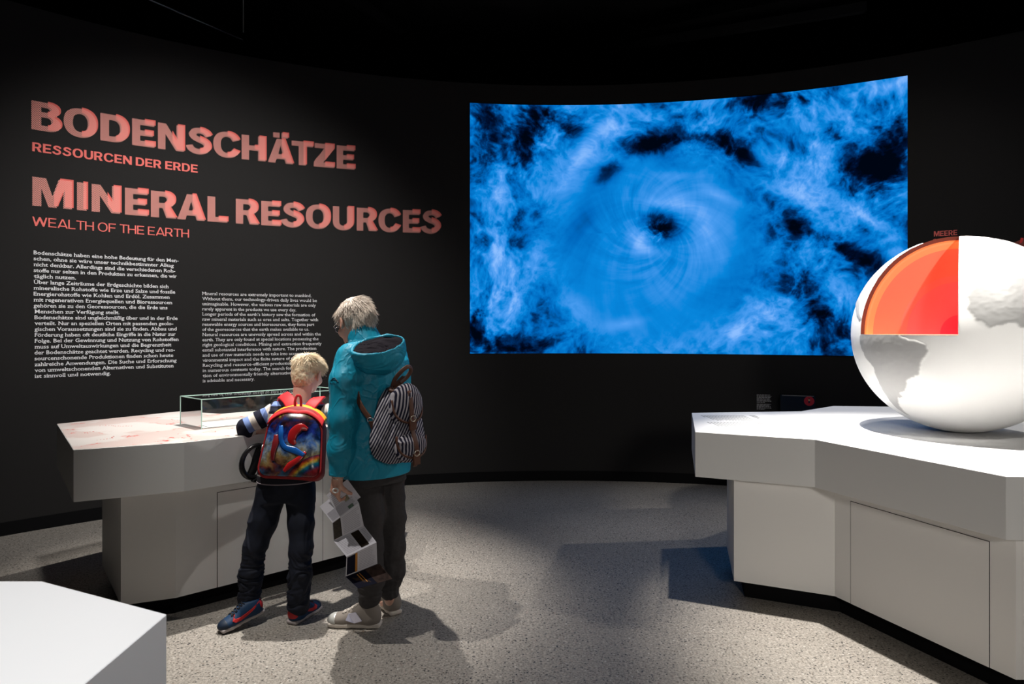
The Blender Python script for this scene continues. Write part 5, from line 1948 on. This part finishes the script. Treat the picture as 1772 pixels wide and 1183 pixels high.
for i, quad in enumerate(PQ):
    P4 = [WX(*c) for c in quad]
    n = nrm(np.cross(P4[1] - P4[0], P4[3] - P4[0]))
    if n[1] > 0:
        n = -n
    k = MB()
    nn_ = 8
    front = [P4[0] * (1 - a) + P4[1] * a for a in np.linspace(0, 1, nn_)]
    back = [P4[3] * (1 - a) + P4[2] * a for a in np.linspace(0, 1, nn_)]
    bow = [math.sin(a * math.pi) * 0.0 for a in np.linspace(0, 1, nn_)]
    V = front + back
    V += [v - n * 0.0012 for v in V]
    Fp = [(a, a + nn_, a + nn_ + 1, a + 1) for a in range(nn_ - 1)] + [(a + 2 * nn_, a + 1 + 2 * nn_, a + nn_ + 1 + 2 * nn_, a + nn_ + 2 * nn_) for a in range(nn_ - 1)]
    Fp += [(0, 2 * nn_, 3 * nn_, nn_), (nn_ - 1, 2 * nn_ - 1, 4 * nn_ - 1, 3 * nn_ - 1)]
    p = make('panel', V, Fp, M_COVER if i == 5 else M_PAPER, lf)
    ink = MB()
    if i < 5:
        cols = {0: (0.06, 0.50, 0.10, 0.95), 1: (0.04, 0.96, 0.50, 0.96), 2: (0.36, 0.96, 0.08, 0.94), 3: (0.06, 0.52, 0.10, 0.92), 4: (0.42, 0.94, 0.08, 0.92)}[i]
        r_ = random.Random(i)
        nrow = 11
        for j in range(nrow):
            v = cols[2] + (cols[3] - cols[2]) * (j + 0.5) / nrow
            ink.add(patch(P4, cols[0], v - 0.012, cols[1] * r_.uniform(0.9, 1), v + 0.010, n, 0.0006), [(0, 1, 2, 3)])
        ink.build('panel_text', M_TYPE, p)
        ink = MB()
        if i == 3:
            for j in range(nrow):
                v = 0.1 + 0.8 * (j + 0.5) / nrow
                ink.add(patch(P4, 0.84, v - 0.018, 0.97, v + 0.012, n, 0.0006), [(0, 1, 2, 3)])
            ink.build('panel_text', M_TYPE, p)
    def pp(nm, m_, *a):
        make(nm, patch(P4, *a, n, 0.0008), [(0, 1, 2, 3)], m_, p)
    if i == 0:
        pp('panel_photo', mat('leaflet_photo', lin(120, 116, 96), 0.5, var=(60, 0.5)), 0.46, 0.52, 0.66, 0.9)
    if i == 1:
        pp('panel_photo', mat('leaflet_green_photo', lin(84, 104, 92), 0.5, var=(70, 0.5)), 0.66, 0.82, 0.84, 0.97)
    if i == 2:
        pp('panel_photo', M_DARK, 0.02, 0.04, 0.30, 0.96)
    if i == 3:
        pp('panel_photo', M_DARK, 0.54, 0.06, 0.80, 0.92)
    if i == 4:
        pp('navy_block', M_NAVY, 0.03, 0.06, 0.30, 0.94)
        pp('orange_bar', M_ORNG, 0.30, 0.04, 0.37, 0.95)
    if i == 5:
        pp('navy_block', M_NAVY, 0.0, 0.0, 0.56, 1.0)
        pp('orange_bar', M_ORNG, 0.28, 0.12, 0.31, 0.6)
        pp('orange_bar', M_ORNG, 0.36, 0.08, 0.38, 0.75)

# ------------------------------------------------------------------ the boy
M_SKINB = skin_mat('skin_child', (0.68, 0.45, 0.36), (0.68, 0.38, 0.30))
K0 = (-1.17, 3.56, 0.0)
kf = nrm([-0.10, 1.0, 0])
kl = np.array([-kf[1], kf[0], 0])
kc = lambda x, d: WX(x, 565, d)[:2]
kh = WX(533, 641.5, 3.78)
RK = frame(math.radians(75), math.radians(15), math.radians(5))
KS = 0.92

f = Field((-1.66, 3.22, 0.0), (-0.78, 4.28, 1.42), 0.0042)
head(f, kh, RK, KS)
f.cone(kh - RK[1] * 0.026 - RK[2] * 0.05, WX(521, 698, 3.73), 0.046, 0.052, 0.025)
f.loft([(0.62, *kc(496, 3.55), .115, .085), (0.72, *kc(497, 3.56), .11, .08), (0.88, *kc(503, 3.63), .105, .075), (1.0, *kc(511, 3.70), .12, .075), (1.06, *kc(516, 3.72), .10, .06)], kl, kf, 0.03)
shl, ell_, wrl = WX(471, 714, 3.71), WX(425, 741, 3.67), WX(478, 746, 3.765)
shr, elr, wrr = WX(570, 716, 3.74), np.array([-0.895, 3.93, 0.972]), np.array([-1.06, 4.06, 0.950])
f.chain([shl, ell_, wrl], [0.036, 0.031, 0.023], 0.02)
f.chain([shr, elr, wrr], [0.036, 0.031, 0.023], 0.02)
hand(f, wrl, nrm([0.62, 0.75, -0.06]), nrm([0, 0, -1]), 0.138, (0.3, 0.35, 0.4, 0.45, 0.5), 0.12, -1)
hand(f, wrr, nrm([-0.85, 0.5, -0.08]), nrm([0, 0, -1]), 0.138, (0.3, 0.35, 0.4, 0.45, 0.5), 0.12, 1)
khl, kkl, kal = WX(474, 850, 3.55), WX(440, 948, 3.49), WX(431, 1044, 3.47)
khr, kkr, kar = WX(520, 850, 3.55), WX(520, 955, 3.48), WX(516, 1046, 3.465)
f.chain([khl, kkl, kal, kal + [-0.02, -0.015, -0.03]], [0.06, 0.038, 0.026, 0.024], 0.02)
f.chain([khr, kkr, kar, kar + [0.0, 0.02, -0.03]], [0.06, 0.038, 0.026, 0.024], 0.02)
V, F = f.mesh()
boy = make('person', relax(V, F, 1, 0.4), F, M_SKINB, smooth=True, loc=K0)
tag(boy, 'small blond child in a striped sweater and dark jeans, leaning on the map table', 'person')
eyes(boy, kh, RK, KS)
spectacles(boy, kh, RK, KS, mat('dark_frame', (0.12, 0.05, 0.05), 0.3, 0.5, 0.3))

# sweater with navy, off-white and blue bands
M_KNIT = band_mat('striped_sweater', 'phase', [(0, lin(22, 24, 40)), (0.38, lin(206, 198, 190)), (0.70, lin(112, 134, 186))], 0.9, (260, 0.3, 0.0008))
f = Field((-1.58, 3.38, 0.66), (-0.80, 4.14, 1.16), 0.0042)
torso = [(0.70, *kc(496, 3.565), .142, .108), (0.76, *kc(497, 3.57), .145, .108), (0.84, *kc(502, 3.61), .132, .105), (0.92, *kc(506, 3.65), .128, .105), (0.99, *kc(511, 3.695), .142, .105), (1.04, *kc(515, 3.715), .145, .092), (1.085, *kc(519, 3.73), .085, .07)]
f.loft(torso, kl, kf, 0.02, e=2.2)
la_ = [WX(480, 711, 3.71), WX(447, 727, 3.69), WX(425, 739, 3.665), WX(427, 746, 3.675), WX(431, 746, 3.685)]
f.chain(la_, [0.052, 0.043, 0.043, 0.041, 0.035], 0.02)
f.chain([shr + [-0.015, 0, 0.0], (shr + elr) / 2, elr, elr * 0.4 + wrr * 0.6], [0.056, 0.05, 0.047, 0.036], 0.03)
f.loft([(0.60, *kc(496, 3.565), .13, .096), (0.73, *kc(496, 3.565), .13, .096)], kl, kf, 0, 'sub', e=2.2)
f.plane((0, 0, 0.705), (0, 0, -1))
V, F = f.mesh()
V = relax(V, F, 2)
a0, a1 = np.array(la_[0]), np.array(la_[2])
def arm_phase(V, a, b, c):
    """Distance along the sleeve a-b-c."""
    out = np.full(len(V), 9.0)
    dist = np.full(len(V), 9.0)
    base = 0
    for p, q in ((a, b), (b, c)):
        d = q - p
        L_ = np.linalg.norm(d)
        t_ = np.clip((V - p) @ d / L_ ** 2, 0, 1)
        r_ = np.linalg.norm(V - p - t_[:, None] * d, axis=1)
        s_ = r_ < dist
        out[s_] = base + t_[s_] * L_
        dist[s_] = r_[s_]
        base += L_
    return out, dist
pl, dl_ = arm_phase(V, np.array(la_[0]), np.array(la_[2]), np.array(la_[4]) + [0.05, 0.05, 0])
pr, dr_ = arm_phase(V, shr, elr, wrr)
ph = (1.07 - V[:, 2]) / 0.098 + 0.02
zc_ = np.interp(V[:, 2], [t_[0] for t_ in torso], [t_[1] for t_ in torso])
latl = (V[:, 0] - zc_)
isl = (latl < -0.135) & (dl_ < 0.085)
isr = (latl > 0.135) & (dr_ < 0.085)
ph = np.where(isl, pl / 0.098 + 1.24, ph)
ph = np.where(isr, pr / 0.098 + 0.55, ph)
V = folds(V, F, 0.0035, 13, 51)
sw = make('sweater', V, F, M_KNIT, boy, True, {'phase': ph})
st_ = kc(496, 3.565)
e_ = 2.2
def hem_ring(z, ru, rv):
    return [np.array([*(np.array(st_) + kl[:2] * ru * math.copysign(abs(math.cos(a)) ** (2 / e_), math.cos(a)) + kf[:2] * rv * math.copysign(abs(math.sin(a)) ** (2 / e_), math.sin(a))), z]) for a in np.linspace(0, 2 * math.pi, 40, endpoint=False)]
MB().tube(hem_ring(0.715, 0.142, 0.108), 1.0, 8, closed=True, flat=(0.040, 0.010, np.array([(p - np.array([*st_, 0.715])) for p in hem_ring(0.715, 0.142, 0.108)]))).build('hem_band', mat('navy_rib', lin(20, 20, 32), 0.9), sw, True)
MB().tube(hem_ring(0.700, 0.1465, 0.1125), 0.0032, 6, closed=True).build('hem_piping', mat('grey_piping', lin(150, 140, 148), 0.8), sw, True)

# jeans
M_JEANS = mat('dark_jeans', lin(17, 22, 36), 0.75, 0.3, bump=(600, 0.2, 0.0005), var=(30, 0.25))
f = Field((-1.50, 3.28, 0.04), (-0.94, 3.76, 0.78), 0.0042)
f.loft([(0.60, *kc(496, 3.56), .138, .100), (0.68, *kc(496, 3.565), .138, .10), (0.735, *kc(496, 3.565), .13, .095)], kl, kf, 0.03, e=2.2)
f.chain([WX(470, 852, 3.555), WX(455, 903, 3.53), WX(441, 945, 3.50), WX(434, 990, 3.485), WX(431, 1046, 3.475)], [0.074, 0.067, 0.056, 0.053, 0.050], 0.022)
f.chain([WX(520, 852, 3.555), WX(521, 903, 3.52), WX(521, 950, 3.49), WX(519, 995, 3.475), WX(516, 1046, 3.47)], [0.074, 0.062, 0.054, 0.051, 0.050], 0.022)
V, F = f.mesh()
V = relax(V, F, 2)
lowm = np.clip((0.40 - V[:, 2]) / 0.15, 0, 1)
V = folds(V, F, 0.004, 12, 61, (1, 1, 0.7))
V = folds(V, F, 0.006, 14, 67, (0.7, 0.7, 1.9), mask=lowm)
make('jeans', V, F, M_JEANS, boy, True)

# shoes
M_SBLUE = mat('blue_shoe', lin(16, 50, 84), 0.6, 0.35, bump=(300, 0.2, 0.0006))
M_SRED = mat('red_shoe_trim', lin(178, 38, 40), 0.55, 0.35)
M_SDARK = mat('navy_shoe_toe', lin(18, 34, 54), 0.6, 0.35)
M_SSOLE = mat('grey_white_rubber', (0.42, 0.38, 0.38), 0.7, 0.3)
M_LACE = mat('dark_laces', lin(24, 26, 36), 0.8)
for heel, toe, ank, tilt in (((-1.268, 3.495), (-1.436, 3.335), kal, 0.20), ((-1.110, 3.432), (-1.035, 3.650), kar, 0.0)):
    so, P_, pr_ = shoe(boy, heel, toe, 0.0, 0.232, 0.090, M_SBLUE, M_SSOLE, M_SDARK, ank, M_LACE, 0.088, tilt)
    # red swoosh on both flanks and red heel piece
    ya = nrm(P_(0, 1, 0) - P_(0, 0, 0))
    for q in (-1, 1):
        up_ = [(0.10, 0.33), (0.25, 0.275), (0.40, 0.225), (0.55, 0.19), (0.64, 0.20), (0.665, 0.235), (0.62, 0.27)]
        lo_ = [(0.10, 0.315), (0.25, 0.235), (0.40, 0.165), (0.55, 0.125), (0.66, 0.135), (0.715, 0.185), (0.63, 0.275)]
        V = []
        for a, c in up_ + lo_[::-1]:
            V.append(pr_(P_(a, q * 0.4, c), -ya * q, 0.001))
        n_ = len(up_)
        Fq = [(i, i + 1, 2 * n_ - 2 - i, 2 * n_ - 1 - i) for i in range(n_ - 1)]
        V2 = V + [v + ya * q * 0.003 for v in V]
        Fq = Fq + [tuple(j + 2 * n_ for j in fq) for fq in Fq] + [(i, (i + 1) % (2 * n_), (i + 1) % (2 * n_) + 2 * n_, i + 2 * n_) for i in range(2 * n_)]
        make('swoosh', V2, Fq, M_SRED, so)
    g = Field(np.minimum(P_(-0.1, 0, 0), P_(0.4, 0, 0)) - 0.08, np.maximum(P_(-0.1, 0, 0), P_(0.4, 0, 0.5)) + 0.08, 0.004)
    xa = nrm(P_(1, 0, 0) - P_(0, 0, 0))
    za_ = np.cross(xa, ya)
    g.ell(P_(0.135, 0, 0.21), np.array([0.15 * 0.232, 0.42 * 0.090, 0.17 * 0.232]), np.array([xa, ya, za_]), 0)
    g.plane(P_(0.10, 0, 0), xa)
    g.plane(P_(0, 0, 0.11), -za_)
    V, F = g.mesh()
    make('heel_patch', V, F, M_SRED, so, True)

# hair
M_HAIRK = hair_mat('blond_hair', (0.66, 0.48, 0.29), (1.0, 0.87, 0.66))
keepK = lambda d: (d[:, 2] > -0.92 + 1.15 * np.clip(d[:, 1] + 0.15, 0, 1)) & ~((d[:, 2] < 0.02) & (np.abs(d[:, 0]) > 0.74) & (d[:, 1] > -0.3))
radK = np.array([0.078, 0.094, 0.092]) * KS
hq = kh + RK[2] * 0.006 - RK[1] * 0.002
f = Field(kh - 0.14, kh + 0.14, 0.004)
f.ell(hq, radK + 0.003, RK, 0)
f.ell(kh + RK[1] * 0.072 - RK[2] * 0.05, (0.095, 0.07, 0.07), RK, 0.01, 'sub')
nape = kh - RK[2] * 0.048 - RK[1] * 0.041
radN = np.array([0.053, 0.045, 0.060])
f.ell(nape, radN, RK, 0.035)
for q in (-1, 1):
    f.ell(kh + RK[0] * q * 0.078 - RK[2] * 0.028, (0.028, 0.028, 0.038), RK, 0.006, 'sub')
f.plane(kh - RK[2] * 0.092 - RK[1] * 0.04, nrm(-RK[2] + RK[1] * 0.45))
V, F = f.mesh()
V = folds(V, F, 0.003, 40, 7)
hk = make('hair', V, F, M_HAIRK, boy, True, {'tone': 0.25 + 0.3 * (noise3(V, 70, 2) + 0.4)})
V, F, tn = strands(hq, RK, radK + 0.001, 5200, keepK, (0.15, -0.35, 0.92), lambda d: 0.012 + 0.034 * np.clip(d[:, 2] + 0.35, 0, 1), lambda d: 0.07 + 0.20 * np.clip(d[:, 2], 0, 1), 0.15, 0.05, 0.0026, 15, 5, 0.12)
Vn, Fn, tnn = strands(nape, RK, radN, 1100, lambda d: (d[:, 1] < -0.15) & (d[:, 2] > -0.62) & (d[:, 2] < 0.5), (0.05, -0.2, 0.98), lambda d: 0.014 + 0 * d[:, 2], lambda d: 0.12 + 0 * d[:, 2], 0.08, 0.02, 0.0024, 25, 4, 0.1)
make('hair_locks', np.r_[V, Vn], np.r_[F, Fn + len(V)], M_HAIRK, hk, True, {'tone': np.r_[tn, tnn * 0.8]})['kind'] = 'stuff'

# ------------------------------------------------------------------ his bright school bag
S_bot, S_top = WX(500, 829, 3.455), WX(517, 703, 3.565)
sy = nrm(S_top - S_bot)
sz = nrm(np.array([0.04, -1.0, 0.0]) - sy * (np.array([0.04, -1.0, 0.0]) @ sy))      # outward
sx = np.cross(sy, sz)
Hh = np.linalg.norm(S_top - S_bot)
sb = thing('school_backpack', 'bright child backpack with colourful shiny front, yellow and red top and red straps', 'backpack', S_bot)
sp_ = lambda a, b, c: S_bot + sx * a + sy * b + sz * c


def outline(w, h, r_top, r_bot, n=14):
    """Arch-topped bag outline, counter-clockwise from the lower right, around x = 0."""
    pts = []
    wt = w * 0.90
    for cx, cy, rx, ry, a0 in ((w / 2 - r_bot, r_bot, r_bot, r_bot, -90), (wt / 2 - r_top, h - r_top * 0.95, r_top, r_top * 0.95, 0), (-wt / 2 + r_top, h - r_top * 0.95, r_top, r_top * 0.95, 90), (-w / 2 + r_bot, r_bot, r_bot, r_bot, 180)):
        for i in range(n + 1):
            a = math.radians(a0 + 90 * i / n)
            pts.append((cx + rx * math.cos(a), cy + ry * math.sin(a)))
    return np.array(pts)


def pillow(name, ol, layers, m, parent, dome=0.0, cap_attr=False, ctr=None):
    """Stack of scaled outlines (scale, depth) with a domed grid as the front cap."""
    c = ol.mean(0) if ctr is None else np.array(ctr)
    V, F = [], []
    n = len(ol)
    for s_, z in layers:
        for p in ol:
            q = c + (p - c) * s_
            V.append(sp_(q[0], q[1], z))
    for k in range(len(layers) - 1):
        for i in range(n):
            F.append((k * n + i, k * n + (i + 1) % n, (k + 1) * n + (i + 1) % n, (k + 1) * n + i))
    F.append(tuple(range(n))[::-1])
    s0, z0 = layers[-1]
    last = (len(layers) - 1) * n
    for r_ in (0.75, 0.5, 0.25):
        o = len(V)
        for p in ol:
            q = c + (p - c) * s0 * r_
            V.append(sp_(q[0], q[1], z0 + dome * (1 - r_ * r_)))
        for i in range(n):
            F.append((last + i, last + (i + 1) % n, o + (i + 1) % n, o + i))
        last = o
    F.append(tuple(range(last, last + n)))
    return make(name, V, F, m, parent, True)


M_BDRK = mat('dark_red_nylon', lin(138, 22, 26), 0.6, 0.3, bump=(500, 0.25, 0.0006))
M_BRED = mat('red_nylon', lin(204, 36, 42), 0.6, 0.3, bump=(500, 0.25, 0.0006))
M_BYEL = mat('yellow_nylon', lin(236, 156, 30), 0.6, 0.3, bump=(500, 0.25, 0.0006))
ol = outline(0.322, Hh, 0.135, 0.045)
pillow('bag_body', ol, [(0.93, -0.085), (1.0, -0.070), (1.0, 0.005), (0.985, 0.012)], M_BDRK, sb)
# abstract printed front, raised and glossy
m = mat('abstract_print', (0.1, 0.1, 0.3), 0.22, 0.5)
nt, bs = nodes_of(m)
N, L = nt.nodes, nt.links
at = N.new('ShaderNodeAttribute'); at.attribute_name = 'flat'
nz = N.new('ShaderNodeTexNoise'); nz.inputs['Scale'].default_value = 2.1; nz.inputs['Detail'].default_value = 5; nz.inputs['Distortion'].default_value = 1.4
L.new(at.outputs['Vector'], nz.inputs['Vector'])
sep0 = N.new('ShaderNodeSeparateXYZ'); L.new(at.outputs['Vector'], sep0.inputs[0])
mA = N.new('ShaderNodeMath'); mA.operation = 'MULTIPLY_ADD'; mA.inputs[1].default_value = 0.70; mA.inputs[2].default_value = -0.02
mB = N.new('ShaderNodeMath'); mB.operation = 'MULTIPLY_ADD'; mB.inputs[1].default_value = 0.95
L.new(sep0.outputs[1], mA.inputs[0]); L.new(nz.outputs['Fac'], mB.inputs[0])
mC = N.new('ShaderNodeMath'); mC.operation = 'SUBTRACT'; mC.inputs[1].default_value = 0.475
L.new(mA.outputs[0], mB.inputs[2]); L.new(mB.outputs[0], mC.inputs[0])
rp = N.new('ShaderNodeValToRGB')
st = [(0.02, (40, 90, 130)), (0.14, (110, 52, 44)), (0.24, (140, 118, 74)), (0.36, (140, 150, 156)), (0.46, (70, 108, 168)), (0.58, (24, 42, 120)), (0.74, (16, 20, 58)), (0.86, (70, 24, 36)), (0.93, (96, 86, 30)), (1.0, (190, 150, 50))]
while len(rp.color_ramp.elements) < len(st):
    rp.color_ramp.elements.new(0.5)
for e, (p, c) in zip(rp.color_ramp.elements, st):
    e.position = p
    e.color = (*lin(*c), 1)
L.new(mC.outputs[0], rp.inputs['Fac'])
# rainbow sweep low on the right
sep = N.new('ShaderNodeSeparateXYZ'); L.new(at.outputs['Vector'], sep.inputs[0])
ln_ = N.new('ShaderNodeVectorMath'); ln_.operation = 'DISTANCE'; ln_.inputs[1].default_value = (0.78, -0.36, 0)
L.new(at.outputs['Vector'], ln_.inputs[0])
rb = N.new('ShaderNodeValToRGB')
st = [(0.0, (150, 30, 40)), (0.62, (150, 30, 40)), (0.68, (20, 60, 110)), (0.74, (24, 110, 120)), (0.79, (200, 170, 50)), (0.83, (220, 110, 30)), (0.87, (150, 30, 40)), (0.9, (30, 30, 70))]
while len(rb.color_ramp.elements) < len(st):
    rb.color_ramp.elements.new(0.5)
for e, (p, c) in zip(rb.color_ramp.elements, st):
    e.position = p
    e.color = (*lin(*c), 1)
L.new(ln_.outputs['Value'], rb.inputs['Fac'])
msk = N.new('ShaderNodeMath'); msk.operation = 'LESS_THAN'; msk.inputs[1].default_value = 0.9
L.new(ln_.outputs['Value'], msk.inputs[0])
mx = N.new('ShaderNodeMix'); mx.data_type = 'RGBA'
L.new(msk.outputs[0], mx.inputs[0]); L.new(rp.outputs['Color'], mx.inputs[6]); L.new(rb.outputs['Color'], mx.inputs[7])
n3 = N.new('ShaderNodeTexNoise'); n3.inputs['Scale'].default_value = 6.5; n3.inputs['Detail'].default_value = 6
r3 = N.new('ShaderNodeValToRGB')
r3.color_ramp.elements[0].position, r3.color_ramp.elements[1].position = 0.36, 0.62
r3.color_ramp.elements[0].color, r3.color_ramp.elements[1].color = (0.16, 0.16, 0.18, 1), (1, 1, 1, 1)
L.new(at.outputs['Vector'], n3.inputs['Vector']); L.new(n3.outputs['Fac'], r3.inputs['Fac'])
mu3 = N.new('ShaderNodeMix'); mu3.data_type = 'RGBA'; mu3.blend_type = 'MULTIPLY'; mu3.inputs[0].default_value = 1
L.new(mx.outputs[2], mu3.inputs[6]); L.new(r3.outputs['Color'], mu3.inputs[7])
L.new(mu3.outputs[2], bs.inputs['Base Color'])
olp = outline(0.300, Hh * 0.865, 0.115, 0.04)
c_ = olp.mean(0)
fp = pillow('printed_front', olp + [0, 0.012], [(1.0, 0.010), (1.0, 0.022), (0.97, 0.028)], m, sb, 0.016)
me = fp.data
co = np.array([v.co[:] for v in me.vertices])
at_ = me.attributes.new('flat', 'FLOAT_VECTOR', 'POINT')
at_.data.foreach_set('vector', np.c_[co @ sx / 0.30 * 1.2, co @ sy / 0.30 * 1.2, np.zeros(len(co))].astype(np.float32).ravel())
# raised abstract swirl in red and blue
def swirl(name, pts, rr, mm):
    P_ = spline([sp_(a, b, 0.036 + c) for a, b, c in pts], 8)
    r_ = np.interp(np.linspace(0, 1, len(P_)), np.linspace(0, 1, len(rr)), rr)
    MB().tube(P_, [q_ / 0.02 for q_ in r_], 14, flat=(0.040, 0.016, sz)).build(name, mm, fp, True)
M_PR = mat('gloss_red', lin(150, 22, 24), 0.25, 0.5)
M_PB = mat('gloss_blue', lin(18, 78, 150), 0.25, 0.5)
swirl('raised_blue_swirl', [(-0.066, 0.262, -0.004), (-0.060, 0.225, 0.004), (-0.052, 0.185, 0.004), (-0.030, 0.155, 0.004), (0.02, 0.140, 0.004), (0.07, 0.118, 0.002)], [0.010, 0.013, 0.011, 0.013, 0.017, 0.010], M_PB)
swirl('raised_red_swirl', [(0.070, 0.250, -0.004), (0.035, 0.258, 0.004), (0.006, 0.232, 0.005), (0.000, 0.195, 0.004), (0.018, 0.170, 0.0)], [0.009, 0.021, 0.024, 0.022, 0.010], M_PR)
swirl('raised_red_swirl', [(0.075, 0.135, -0.002), (0.045, 0.098, 0.003), (0.005, 0.066, 0.003), (-0.02, 0.035, 0.0)], [0.008, 0.014, 0.015, 0.008], M_PR)
swirl('raised_red_swirl', [(-0.085, 0.215, -0.004), (-0.080, 0.175, 0.002), (-0.085, 0.125, 0.002), (-0.080, 0.085, -0.002)], [0.010, 0.017, 0.013, 0.007], mat('gloss_dark_red', lin(104, 20, 26), 0.3, 0.5))
# piping round the front and the yellow and red top gusset
lp = [sp_(p[0], p[1] + 0.012, 0.012) for p in outline(0.312, Hh * 0.885, 0.12, 0.043)]
MB().tube(lp, 0.0055, 8, closed=True).build('red_piping', M_BDRK, sb, True)
for nm, mm, h0, h1, z0, z1 in (('top_panel', M_BYEL, 0.955, 1.030, -0.072, -0.004), ('zip_flap', M_BRED, 0.905, 1.000, -0.030, 0.022)):
    V = []
    nA = 25
    for i in range(nA):
        a = math.radians(20 + 140 * i / (nA - 1))
        for hh_, z in ((h1, z0), (h1 - 0.01, (z0 + z1) / 2), (h0, z1)):
            V.append(sp_(math.cos(a) * 0.152, Hh * (hh_ - 0.30) + math.sin(a) * Hh * 0.30 + (0.010 if nm == 'top_panel' else 0.004 - 0.012 * math.exp(-((a - math.pi / 2) / 0.22) ** 2)), z + 0.006))
    F = [(3 * i + k, 3 * i + 3 + k, 3 * i + 4 + k, 3 * i + 1 + k) for i in range(nA - 1) for k in range(2)]
    o = make(nm, V, F, mm, sb, True)
    so_ = o.modifiers.new('thick', 'SOLIDIFY')
    so_.thickness = 0.006
# shoulder straps over the shoulders and the loop handle
def strap(pts):
    P_ = spline(pts, 6)
    MB().tube(P_, 1.0, 10, flat=(0.062, 0.014, np.array([0.0, -0.75, 0.66]))).build('shoulder_strap', M_BRED, sb, True)
strap([WX(508, 709, 3.59), WX(504, 700, 3.60), WX(497, 689, 3.635), WX(490, 684, 3.70), WX(488, 690, 3.76), WX(486, 712, 3.80)])
strap([WX(534, 709, 3.60), WX(539, 701, 3.61), WX(547, 692, 3.65), WX(552, 688, 3.71), WX(555, 694, 3.77), WX(556, 714, 3.81)])
lp = spline([WX(511, 706, 3.575), WX(510.5, 695, 3.575), WX(513, 686, 3.58), WX(517, 684, 3.58), WX(520, 687, 3.58), WX(521, 696, 3.58), WX(520.5, 706, 3.58)], 6)
MB().tube(lp, 1.0, 8, flat=(0.013, 0.006, sz)).build('loop_handle', M_BRED, sb, True)
c = sp_(-0.150, 0.165, 0.004)
MB().tube([c + sx * -0.004, c + sx * -0.008 - sy * 0.03], 0.003, 6).build('zip_pull', mat('zip_metal', (0.5, 0.5, 0.5), 0.3, 0.5, 0.8), sb, True)
